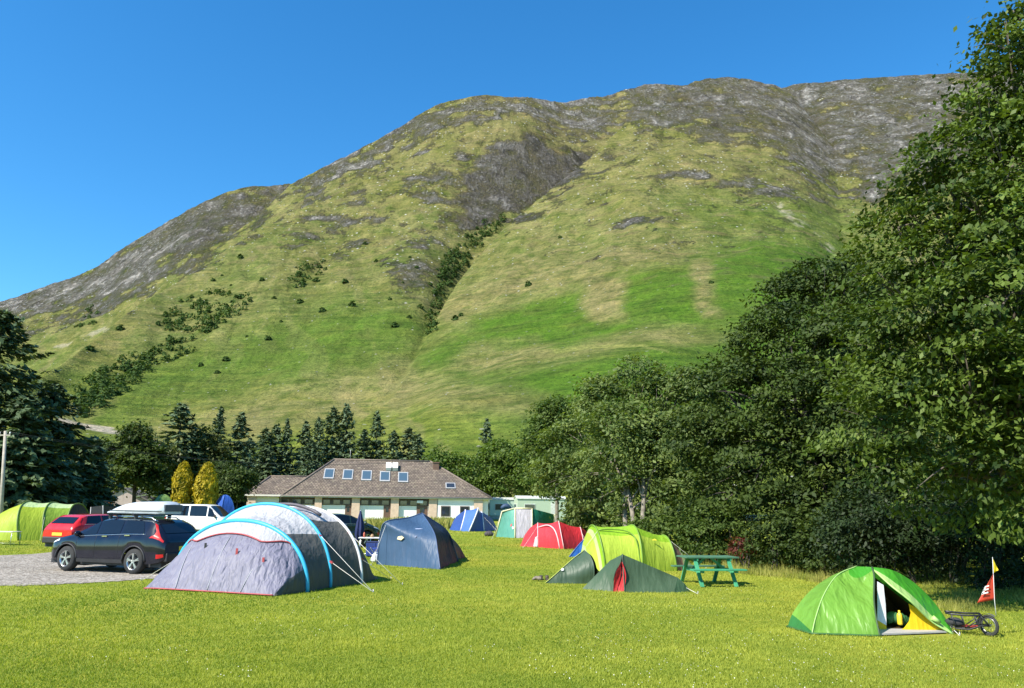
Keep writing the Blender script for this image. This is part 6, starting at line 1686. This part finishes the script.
def limb_tubes(mb, base, fork, lobes, r0, seed, every=1, twigs=True):
    rng = random.Random(seed); base = Vector(base); fork = Vector(fork)
    path = smooth_path([base, base.lerp(fork, .5) + Vector((rng.uniform(-.1, .1), rng.uniform(-.1, .1), 0)), fork], 8)
    mb.tube(path, [r0 * (1.25 if k == 0 else 1.0 - .05 * k) for k in range(8)], n=10)
    for i, l in enumerate(lobes):
        if i % every: continue
        c = Vector(l[:3]); st = path[rng.randint(4, 7)]
        mid = st.lerp(c, .5) + Vector((rng.uniform(-.3, .3), rng.uniform(-.3, .3), rng.uniform(-.1, .4)))
        p = smooth_path([st, mid, c], 8); r = r0 * rng.uniform(.28, .45)
        mb.tube(p, [r * (1 - .11 * k) for k in range(8)], n=7)
        if twigs:
            for _ in range(5):
                a = p[rng.randint(3, 7)]; e = c + Vector((rng.uniform(-1, 1) * l[3], rng.uniform(-1, 1) * l[4], rng.uniform(-.8, .9) * l[5])) * .9
                q = smooth_path([a, a.lerp(e, .5) + Vector((0, 0, .15)), e], 5); mb.tube(q, [r * .35, r * .28, r * .2, r * .13, r * .06], n=5)

def broadleaf(name, label, base, lobes, n, size, mat, bark, r0, fork, group, seed=0, cat='tree', trunks=1, **kw):
    base = on(*Vector(base).xy); root = thing(name, base, label, cat, group)
    co, F, t = crown_leaves(lobes, n, size, seed, **kw)
    np_mesh('crown', co - np.array(base), F, mat, t, parent=root)
    for k in range(trunks):
        mb = MB(); rng = random.Random(seed + k)
        b = base + Vector((rng.uniform(-.6, .6), rng.uniform(-.3, .3), 0)) * (1 if trunks > 1 else 0); b = on(b.x, b.y, -.05)
        fk = Vector(fork) + (Vector((rng.uniform(-.9, .9), rng.uniform(-.4, .4), rng.uniform(-.3, .3))) if trunks > 1 else Vector())
        limb_tubes(mb, b, fk, lobes[k::trunks], r0, seed + k * 7); mb.build('trunk', bark, root, origin=base)
    return root

def lobe_px(lst, flat=.9):
    out = []
    for px, py, Y, r in lst:
        c = ap(px, py, Y); out.append((c.x, c.y, c.z, r * 1.05, r * 1.05, r * flat))
    return out
GT = 'broadleaf trees along the right edge of the field'
# near tree at the right edge
near = lobe_px([(1012, 52, 16.6, .75), (994, 84, 16.9, .75), (1035, 110, 16.5, 1.3), (985, 125, 17, .9), (960, 165, 17.2, 1.0), (1015, 165, 16.2, 1.3), (930, 200, 17.6, 1.0), (985, 220, 16.3, 1.4), (898, 228, 18.2, .8), (1035, 245, 15.8, 1.6),
                (945, 270, 16.8, 1.3), (893, 285, 17.7, 1.0), (1000, 310, 15.5, 1.5), (928, 335, 16.4, 1.25), (882, 345, 17.6, 1.0), (962, 385, 15.6, 1.3), (1020, 395, 15.4, 1.4), (905, 405, 16.8, 1.15), (868, 425, 18.2, .9),
                (945, 455, 16.2, 1.2), (1005, 470, 16.0, 1.3), (900, 480, 17.6, 1.0), (1090, 120, 16.4, 1.8), (1120, 260, 16.2, 2.0), (1110, 400, 16, 1.9), (1060, 480, 16.4, 1.5), (1075, 40, 16.6, 1.5), (965, 300, 18.3, 1.6), (1010, 240, 18.5, 1.8), (960, 430, 18.5, 1.6), (975, 500, 19.4, 1.2), (1030, 500, 19.2, 1.3), (1020, 20, 16.8, .8), (1000, 380, 17.5, 1.6)])
_b = on(*(ap(1052, 600, 18.8).xy))
broadleaf('elm_tree', 'tall leafy tree nearest the camera, filling the right edge of the view', _b, near, 76000, .145, L_NEAR, BARK, .24, ap(1020, 440, 18.2), GT, 3, twig=.46, dens=85, droop=.9, shell=(.42, 1.08), flat=.32)
dark = lobe_px([(814, 284, 33, 1.2), (785, 303, 33, 1.3), (845, 290, 32, 1.5), (750, 345, 33, 1.2), (790, 345, 31.5, 1.9), (838, 350, 30.5, 1.9), (722, 388, 33.5, 1.2), (752, 395, 31.5, 1.9), (810, 410, 30, 2.1), (858, 420, 29, 1.9), (712, 440, 32.5, 1.7),
                (765, 460, 30.5, 2.0), (825, 480, 29, 2.0), (865, 500, 28, 1.8), (725, 500, 31.5, 1.6), (780, 520, 29.8, 1.6), (880, 390, 29, 1.8), (890, 300, 30, 1.8), (890, 450, 27, 1.7), (835, 530, 28, 1.3)])
broadleaf('sycamore_tree', 'big dark broadleaf tree behind the picnic table, left of the nearest tree', on(*(ap(800, 550, 32.5).xy)), dark, 66000, .19, L_DARK, BARKD, .32, ap(800, 440, 32.5), GT, 5, twig=.55, dens=85, flat=.38)
grey = lobe_px([(640, 378, 39, 1.2), (607, 402, 39, 1.4), (668, 392, 38, 1.4), (694, 392, 37.5, 1.2), (578, 440, 42, 1.6), (622, 440, 37.5, 1.9), (672, 445, 37, 1.9), (704, 425, 37, 1.4), (563, 476, 43.5, 1.5), (603, 483, 41.5, 1.8), (652, 495, 37, 1.7), (694, 495, 36.5, 1.6), (590, 512, 43.5, 1.2), (622, 522, 38.5, .9), (722, 465, 37, 1.5)])
broadleaf('alder_tree', 'rounded grey green tree with several pale stems right behind the red tent', on(*(ap(636, 545, 36.0).xy)), grey, 52000, .20, L_GREY, BARKP, .13, ap(640, 470, 37.2), GT, 8, trunks=3, twig=.5, dens=75, flat=.45)
t4 = lobe_px([(556, 422, 52, 1.5), (545, 446, 52, 1.6), (568, 455, 50, 1.9), (552, 470, 52, 1.5), (582, 488, 50, 1.6)])
broadleaf('alder_tree', 'slim mid green tree left of the grey green one, above the teal tent', on(*(ap(557, 530, 50).xy)), t4, 20000, .24, L_MID, BARKP, .15, ap(557, 480, 50), GT, 12, twig=.6)
t5 = lobe_px([(503, 456, 122, 2.6), (484, 470, 122, 2.5), (520, 468, 121, 2.8), (503, 484, 121, 3.0), (474, 486, 123, 2.2), (530, 484, 120, 2.6)])
broadleaf('maple_tree', 'bright green bushy tree just right of the white block roof', on(*(ap(502, 510, 122).xy)), t5, 17000, .46, L_LIGHT, BARK, .2, ap(502, 480, 122), GT, 14, twig=1.0)
t6 = lobe_px([(442, 462, 112, 2.2), (460, 470, 112, 2.4), (450, 484, 111, 2.4)])
broadleaf('maple_tree', 'low bright green tree peeping over the right end of the block roof', on(*(ap(450, 510, 112).xy)), t6, 6000, .45, L_LIGHT, BARK, .2, ap(450, 485, 112), GT, 15, twig=1.0)
# hedge row below and behind the big trees
def bush(label, lobes, n, size, mat, seed, name='bush', group='bushes under the right hand trees', **kw):
    L = lobe_px(lobes); xs = [l[0] for l in L]; ys = [l[1] for l in L]; b = on(sum(xs) / len(xs), sum(ys) / len(ys))
    root = thing(name, b, label, 'bush', group); co, F, t = crown_leaves(L, n, size, seed, **kw); np_mesh('foliage', co - np.array(b), F, mat, t, parent=root)
    mb = MB(); rng = random.Random(seed)
    for l in L:
        for k in range(3):
            e = Vector(l[:3]) + Vector((rng.uniform(-.5, .5) * l[3], rng.uniform(-.5, .5) * l[4], rng.uniform(-.2, .6) * l[5])); s = on(l[0] + rng.uniform(-.2, .2), l[1] + rng.uniform(-.2, .2), -.03)
            mb.tube(smooth_path([s, s.lerp(e, .5) + Vector((rng.uniform(-.2, .2), 0, .1)), e], 6), [.03, .026, .022, .018, .012, .006], n=5)
    mb.build('stem', BARKD, root, origin=b)
bush('green bramble bush behind the picnic table', [(700, 540, 31, .8), (726, 535, 30.5, .9), (712, 522, 31.5, .9)], 8000, .14, L_MID, 21, twig=.3)
bush('copper red leaved shrub behind the picnic table', [(740, 547, 29.0, .36), (747, 551, 28.6, .25)], 1600, .10, L_RED, 22, twig=.2)
bush('dark bush between the copper shrub and green dome', [(775, 540, 28, .9), (800, 535, 27.5, 1.0), (825, 545, 26, .9)], 9000, .14, L_DARK, 23, twig=.3)
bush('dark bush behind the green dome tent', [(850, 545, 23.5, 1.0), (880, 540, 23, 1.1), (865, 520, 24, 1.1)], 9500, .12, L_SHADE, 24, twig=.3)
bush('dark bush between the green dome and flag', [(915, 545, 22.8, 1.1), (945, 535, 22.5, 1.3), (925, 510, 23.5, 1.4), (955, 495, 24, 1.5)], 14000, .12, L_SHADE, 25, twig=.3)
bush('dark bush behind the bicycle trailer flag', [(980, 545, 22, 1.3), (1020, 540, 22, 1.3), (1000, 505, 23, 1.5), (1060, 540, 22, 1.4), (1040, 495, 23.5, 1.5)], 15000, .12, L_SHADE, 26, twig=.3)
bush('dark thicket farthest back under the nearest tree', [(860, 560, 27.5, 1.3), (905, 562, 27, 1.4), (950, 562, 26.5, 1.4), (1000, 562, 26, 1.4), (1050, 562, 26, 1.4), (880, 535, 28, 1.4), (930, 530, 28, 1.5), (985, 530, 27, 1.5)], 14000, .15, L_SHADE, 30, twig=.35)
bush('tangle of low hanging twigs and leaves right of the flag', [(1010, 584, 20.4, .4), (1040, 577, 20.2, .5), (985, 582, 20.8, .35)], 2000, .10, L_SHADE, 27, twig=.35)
bush('leafy bush behind the lime green tunnel tent', [(655, 540, 33, .7), (675, 535, 32.5, .8), (640, 537, 34, .7)], 6500, .15, L_MID, 28, twig=.3)
bush('bright weedy bush behind the red tent', [(575, 527, 46, .7), (590, 526, 45, .7), (608, 528, 43, .7)], 5000, .16, L_LIGHT, 29, twig=.3)

# ---------------------------------------------------------------- conifers
def conifer_arrays(h, r, whorls, per, seg, seed, droop=.35, wdt=.34, pw=.9, z0=.05):
    """whorls of drooping branches, each clothed with seg small hanging sprays of length wdt"""
    rng = np.random.default_rng(seed); Ps = []; Ns = []; Ds = []; Ts = []
    for k in range(whorls):
        f = z0 + (1 - z0) * (k + rng.random() * .6) / whorls; z = h * f
        Lr = r * ((1 - f) ** pw) * (.72 + .42 * rng.random()) + .12
        nb = max(5, int(per * (1 - .55 * f))); az = rng.random() * 6.28 + np.arange(nb) * 6.283 / nb + rng.normal(0, .25, nb)
        for a in az:
            L = Lr * (.55 + .62 * rng.random()); n = max(5, int(seg * (.35 + .65 * L / r))); q = np.sqrt(rng.random(n)) * .97 + .03
            dr = droop * (1.05 - .7 * f) * (.6 + .8 * rng.random()); rise = .10 if f < .75 else .45
            rad = q * L; side = rng.normal(0, 1, n) * .17 * L * (1.1 - q); dz = -dr * L * q ** 1.3 + .34 * dr * L * q ** 3 + rise * L * q * (f > .5) - np.abs(side) * .35 - wdt * .25 * rng.random(n)
            ca, sa = math.cos(a), math.sin(a); out = np.array([ca, sa, 0.]); lat = np.array([-sa, ca, 0.])
            Ps.append(out * rad[:, None] + lat * side[:, None] + np.array([0, 0, 1.]) * (z + dz)[:, None])
            sd = np.sign(side)[:, None]
            Ds.append(out * .75 + lat * sd * .6 + np.array([0, 0, -.42]) + rng.normal(size=(n, 3)) * .22); Ns.append(np.array([0, 0, 1.]) + out * .35 + rng.normal(size=(n, 3)) * .35)
            Ts.append(np.clip(rng.random() * .45 + .45 * q * rng.random(n) + .1, 0, 1))
    P = np.concatenate(Ps); rng2 = np.random.default_rng(seed + 1); sz = wdt * (.65 + .7 * rng2.random(len(P)))
    co, F = leaf_quads(P, unit(np.concatenate(Ns)), np.concatenate(Ds), sz, .48, .12); return co, F, np.repeat(np.concatenate(Ts), 4)

def conifer_proto(name, mat, h, r, whorls, per, seg, seed, rt=.2, **kw):
    co, F, t = conifer_arrays(h, r, whorls, per, seg, seed, **kw)
    root = thing(name, (0, 0, 0), 'x', 'tree'); np_mesh('crown', co, F, mat, t, parent=root)
    mb = MB(); mb.tube([(0, 0, -.1), (0, 0, h * .5), (0, 0, h * .98)], [rt * 1.2, rt * .7, .02], n=8); mb.build('trunk', BARKD, root)
    return root
GC = 'conifers standing behind the white block'
protos = [conifer_proto('fir_tree', L_FIR, 16, 5.2, 42, 14, 17, 40 + k, pw=(.66, .84, .74, .92, .70)[k], wdt=.72, droop=(.42, .34, .50, .40, .30)[k], z0=.10) for k in range(5)]
used = [False] * 5
firs = [(180, 403, 96, 1.22, 'tall fir above the left yellow cypress, widest of the firs'), (219, 405, 102, .95, 'tall fir directly above the right yellow cypress'), (238, 412, 104, .85, 'narrow fir just right of the tall one above the cypresses'),
        (252, 438, 120, .9, None), (264, 428, 122, .9, None), (277, 424, 124, .95, None), (291, 417, 124, .85, None), (306, 421, 126, .95, None), (322, 417, 124, .85, None), (336, 407, 126, .9, 'tall fir over the left end of the block ridge'), (350, 403, 126, .95, 'tallest fir rising behind the middle of the block roof'),
        (365, 428, 124, 1.0, None), (380, 411, 126, .9, 'slender fir rising alone right of the tallest fir behind the roof'), (395, 430, 124, 1.05, None), (408, 428, 126, 1.1, None), (421, 434, 124, 1.05, None), (434, 446, 122, .9, None), (487, 419, 128, .9, 'lone grey green fir above the right end of the block'), (268, 445, 116, .9, None), (312, 440, 116, .9, None), (198, 436, 108, 1.0, 'short fir between the tall firs above the two cypresses')]
for i, (px, py, Y, wsc, lab) in enumerate(firs):
    k = (i * 3) % 5; o = protos[k] if not used[k] else copy_tree(protos[k]); used[k] = True
    tp = ap(px, py, Y); b = on(tp.x, tp.y); hh = tp.z - b.z
    o.location = b; wsc *= (1.0, .78, 1.12, .88, 1.05, .95, .82)[i % 7]; o.scale = (wsc, wsc, hh / 16); o.rotation_euler = (.03 * math.sin(i * 2.3), .035 * math.sin(i * 1.7 + 1), i * 1.9)
    o['label'] = lab or 'dark fir in the row behind the white block'; o['group'] = GC if lab is None else 'conifers around the white block'
big = [(4, 312, 56, 8.2, 76, 'huge dark spruce at the left edge behind the apple green tent'), (56, 385, 61, 5.4, 60, 'dark spruce just right of the huge one at the left edge'), (-62, 330, 58, 7.0, 60, 'dark spruce cut off by the left edge of the view'), (92, 438, 66, 3.6, 44, 'small dark spruce at the right foot of the big spruces'), (28, 395, 54, 4.6, 50, 'dark spruce standing in front of the two biggest spruces')]
for i, (px, py, Y, r, wh, lab) in enumerate(big):
    tp = ap(px, py, Y); b = on(tp.x, tp.y); o = conifer_proto('spruce_tree', L_SPRUCE, tp.z - b.z, r, int(wh * .8), 17, 30, 60 + i, rt=.35, droop=.40, wdt=.62, pw=.66); o.location = b; o['label'] = lab; o['group'] = 'big spruces at the left edge'
# broadleaf trees in the left middle distance
GL = 'broadleaf trees left of the block'
broadleaf('ash_tree', 'round dark broadleaf tree with bare trunk above the roof box', on(*(ap(136, 512, 80).xy)), lobe_px([(136, 436, 80, 1.3), (122, 455, 80, 1.6), (150, 456, 80, 1.6), (136, 468, 79, 1.9), (116, 478, 80, 1.3), (156, 480, 80, 1.4), (137, 452, 81, 1.6)]), 15000, .36, L_DARK, BARKD, .22, ap(136, 472, 80), GL, 31, twig=.8)
broadleaf('ash_tree', 'dark tree between the spruces and the round tree', on(*(ap(106, 512, 84).xy)), lobe_px([(104, 458, 84, 1.7), (96, 474, 84, 1.7), (114, 474, 84, 1.6)]), 9000, .38, L_DARK, BARKD, .2, ap(105, 480, 84), GL, 32, twig=.8)
broadleaf('birch_tree', 'olive green tree between the firs behind the two cypresses', on(*(ap(203, 510, 98).xy)), lobe_px([(203, 440, 98, 1.5), (196, 458, 98, 1.8), (212, 458, 98, 1.8), (204, 475, 97, 2.0), (168, 460, 94, 1.8), (162, 478, 94, 1.7)]), 13000, .42, L_OLIVE, BARKP, .18, ap(203, 475, 98), GL, 33, twig=.8)
broadleaf('hazel_bush', 'dark green bush under the firs right of the yellow cypresses', on(*(ap(236, 508, 86).xy)), lobe_px([(236, 482, 86, 1.7), (222, 476, 88, 1.5), (228, 490, 86, 1.3)]), 9000, .34, L_DARK, BARKD, .08, ap(238, 495, 86), GL, 34, cat='bush', twig=.7)
# golden columns
def cypress(px, top, Y, wpx, label, seed):
    tp = ap(px, top, Y); b = on(tp.x, tp.y); h = tp.z - b.z; r = wpx / 2 / FPX * Y
    root = thing('golden_cypress', b, label, 'tree', 'yellow columnar cypresses'); rng = np.random.default_rng(seed); n = 6500
    z = rng.random(n) ** .9; rr = r * np.minimum(1, (1 - z) / .28) ** .55 * (.82 + .18 * np.minimum(1, z / .15)) * (.80 + .24 * rng.random(n)); a = rng.random(n) * 6.283
    lump = 1 + .30 * fbm(np.cos(a) * 2 + 5, np.sin(a) * 2 + z * 9, 3, seed); rr *= lump
    P = np.stack([np.cos(a) * rr, np.sin(a) * rr, z * h], 1); out = np.stack([np.cos(a), np.sin(a), np.zeros(n)], 1)
    N = unit(out + rng.normal(size=(n, 3)) * .5); D = unit(np.array([0, 0, 1.]) + out * .35 + rng.normal(size=(n, 3)) * .3)
    co, F = leaf_quads(P, N, D, .34 * (.6 + .8 * rng.random(n))); t = np.clip(.35 + .4 * fbm(a * 2, z * 14, 2, seed + 1) + .45 * (rng.random(n) - .35), 0, 1)
    np_mesh('crown', co, F, L_GOLD, np.repeat(t, 4), parent=root); mb = MB(); mb.tube([(0, 0, 0), (0, 0, h * .9)], [.12, .03], n=7); mb.build('trunk', BARKD, root)
cypress(184.5, 462.5, 72, 18, 'left of the two yellow gold columnar cypresses behind the white van', 71)
cypress(208.5, 463.5, 72, 20, 'right of the two yellow gold columnar cypresses behind the white van', 72)

# ---------------------------------------------------------------- scrub on the mountain
def scrub_mesh(nq, w, h, seed, leaf):
    rng = np.random.default_rng(seed); d = unit(rng.normal(size=(nq, 3))); d[:, 2] = np.abs(d[:, 2]); rad = .6 + .45 * rng.random(nq)
    P = d * np.array([w / 2, w / 2, h]) * rad[:, None]; N = unit(d + rng.normal(size=(nq, 3)) * .5 + [0, 0, .3]); D = unit(rng.normal(size=(nq, 3)))
    co, F = leaf_quads(P, N, D, leaf * (.6 + .7 * rng.random(nq)), .8); return co, F, np.repeat(np.clip(rng.random(nq), 0, 1), 4)
co, F, t = scrub_mesh(90, 6.5, 4.5, 91, 2.2); scrub0 = np_mesh('hillside_bush', co, F, L_HILL, t)
spots = [(222, 276), (231, 286), (262, 281), (296, 268), (395, 327), (409, 318), (455, 320), (461, 316), (345, 283), (352, 306), (213, 281), (206, 303), (247, 337), (187, 354), (201, 366), (217, 373), (226, 361), (268, 340), (281, 322), (316, 282), (337, 252), (376, 262), (410, 258), (417, 268), (403, 283), (390, 300), (437, 270), (430, 285), (442, 262), (528, 286), (711, 283), (560, 238), (150, 352), (135, 372), (170, 341), (240, 258), (274, 299), (300, 303), (322, 312), (365, 244), (120, 330), (158, 325), (90, 350), (420, 308)]
rr_ = random.Random(4)
for i, (px, py) in enumerate(spots):
    o = scrub0 if i == 0 else scrub0.copy()
    if i: COL.objects.link(o)
    p = hill_point(px, py); s = rr_.uniform(.4, 1.0); o.location = p - Vector((0, 0, .4)); o.scale = (s * rr_.uniform(.9, 1.4), s, s * rr_.uniform(.8, 1.15)); o.rotation_euler = (0, 0, rr_.uniform(0, 6))
    tag(o, 'small dark shrub dotted on the grassy mountainside', 'bush', 'scattered shrubs on the mountainside')
def wood(label_poly, n, seed, w=7, h=6):
    rng = random.Random(seed); cs = []; fs = []; ts = []; b = 0
    xs = [p[0] for p in label_poly]; ys = [p[1] for p in label_poly]; k = 0
    while k < n:
        x, y = rng.uniform(min(xs), max(xs)), rng.uniform(min(ys), max(ys))
        if float(poly_sd(np.array([x]), np.array([y]), label_poly)[0]) < rng.uniform(-3, 2): continue
        p = hill_point(x, y); s = rng.uniform(.5, 1.2); co, F, t = scrub_mesh(46, w * s * rng.uniform(.9, 1.3), h * s, rng.randint(0, 9999), 1.9)
        cs.append(co + np.array(p) - [0, 0, .4]); fs.append(F + b); ts.append(t * .8 + rng.uniform(-.1, .2)); b += len(co); k += 1
    o = np_mesh('hillside_wood', np.concatenate(cs), np.concatenate(fs), L_HILL, np.clip(np.concatenate(ts), 0, 1)); tag(o, kind='stuff')
wood([(438, 292), (436, 270), (455, 246), (478, 226), (500, 216), (508, 222), (486, 240), (470, 258), (452, 284)], 110, 1)
wood([(163, 330), (168, 312), (190, 298), (215, 292), (236, 294), (250, 300), (243, 312), (222, 322), (205, 334), (180, 334)], 95, 2)
wood([(290, 285), (300, 268), (318, 260), (326, 268), (318, 280), (300, 290)], 26, 3)
wood([(72, 418), (76, 392), (105, 372), (140, 352), (190, 340), (196, 348), (150, 372), (120, 392), (104, 402), (98, 416)], 120, 4)
wood([(76, 330), (84, 312), (100, 306), (104, 314), (92, 326)], 20, 5)
wood([(425, 330), (430, 300), (440, 290), (446, 296), (438, 318), (430, 336)], 22, 6)
# ================================================================ grass
def blades(name, P, h, w, mat, tint, seed, lean=.45):
    rng = np.random.default_rng(seed); n = len(P); a = rng.random(n) * 6.283; s = np.stack([np.cos(a), np.sin(a), np.zeros(n)], 1) * (w / 2)[:, None]
    b = rng.random(n) * 6.283; tip = P + np.stack([np.cos(b), np.sin(b), np.zeros(n)], 1) * (h * lean * rng.random(n))[:, None] + np.array([0, 0, 1.]) * h[:, None]
    co = np.stack([P - s, P + s, tip], 1).reshape(-1, 3); F = np.arange(3 * n).reshape(-1, 3)
    return np_mesh(name, co, F, mat, np.repeat(tint, 3))
def lawn():
    rng = np.random.default_rng(5); n = 560000
    y0, y1 = 8.2, 75.0
    y = 1 / (1 / y0 + (1 / y1 - 1 / y0) * rng.random(n)); x = (rng.random(n) * 2 - 1) * .78 * y
    g = inside(x, y, GRAVEL) if True else None
    keep = ~inside(x + .25 * fbm(x * 2.2, y * 2.2, 3, 68), y + .35 * fbm(x * 1.9, y * 1.9, 3, 69), GRAVEL)
    # not on the groundsheet of the open dome
    dc = gp(880, 637.2); keep &= ~((x > dc.x - .25) & (x < dc.x + 1.3) & (y > dc.y + .1) & (y < dc.y + 1.6))
    x, y = x[keep], y[keep]; n = len(x)
    big = fbm(x * .16, y * .16, 4, 61); mid = fbm(x * .9, y * .9, 3, 62); fine = fbm(x * 4, y * 4, 2, 63)
    z = gz(x, y); h = (.018 + .022 * rng.random(n)) * (1 + .4 * mid) * (.8 + y / 40); w = (.007 + .006 * rng.random(n)) * (.55 + y / 13)
    t = np.clip(.48 + .65 * big + .42 * mid + .22 * fine + .34 * (rng.random(n) - .5), 0, 1)
    tag(blades('lawn_grass', np.stack([x, y, z - .004], 1), h, w, L_GRASS, t, 6, .9), kind='stuff')
    # clover heads
    n = 2600; y = 1 / (1 / 8.2 + (1 / 22 - 1 / 8.2) * rng.random(n)); x = (rng.random(n) * 2 - 1) * .75 * y
    k = (fbm(x * .35, y * .35, 3, 66) > .02) & ~inside(x, y, GRAVEL); x, y = x[k], y[k]; n = len(x); z = gz(x, y) + .045
    P = np.stack([x, y, z], 1); N = unit(rng.normal(size=(n, 3)) * .4 + [0, -.5, 1]); D = unit(rng.normal(size=(n, 3)))
    co, F = leaf_quads(P, N, D, np.full(n, .012) * (.7 + .6 * rng.random(n)), 1.0)
    tag(np_mesh('clover_flowers', co, F, simple('clover_white', (.55, .53, .45), .8)), kind='stuff')
lawn()
def tall(polys, n, hmin, hmax, seed, name='tall_grass', wd=.012):
    rng = np.random.default_rng(seed); xs = []; ys = []
    for P in polys:
        W = [gp(*p) for p in P]; bx = (min(p.x for p in W), max(p.x for p in W)); by = (min(p.y for p in W), max(p.y for p in W)); m = n // len(polys) * 3
        x = rng.uniform(*bx, m); y = rng.uniform(*by, m); k = inside(x, y, W); x, y = x[k], y[k]
        c = fbm(x * .8, y * .8, 3, seed); k = c + rng.random(len(x)) * .8 > .22; xs.append(x[k]); ys.append(y[k])
    x = np.concatenate(xs); y = np.concatenate(ys); n = len(x); cl = fbm(x * 1.2, y * 1.2, 3, seed + 4)
    h = (hmin + (hmax - hmin) * rng.random(n) ** 1.5) * (1 + .6 * cl); t = np.clip(.5 + .7 * cl + .5 * (rng.random(n) - .5), 0, 1)
    tag(blades(name, np.stack([x, y, gz(x, y) - .01], 1), h, wd * (.7 + .6 * rng.random(n)) * (.5 + y / 22), L_TALL, t, seed + 9, .7), kind='stuff')
tall([[(700, 566), (760, 557), (820, 560), (850, 572), (846, 590), (800, 580), (745, 575)], [(690, 558), (740, 552), (800, 552), (800, 562), (740, 562)]], 15000, .08, .34, 81)
tall([[(925, 608), (960, 594), (1060, 590), (1120, 600), (1060, 612), (1000, 612), (955, 614)], [(840, 572), (900, 568), (980, 582), (960, 598), (900, 590)]], 9000, .05, .20, 82)
tall([[(362, 524), (400, 522), (480, 524), (482, 528), (400, 530), (362, 530)]], 9000, .2, .7, 83, 'weeds', .05)
tall([[(556, 538), (600, 540), (640, 546), (640, 552), (590, 546), (556, 543)]], 5000, .2, .5, 84)
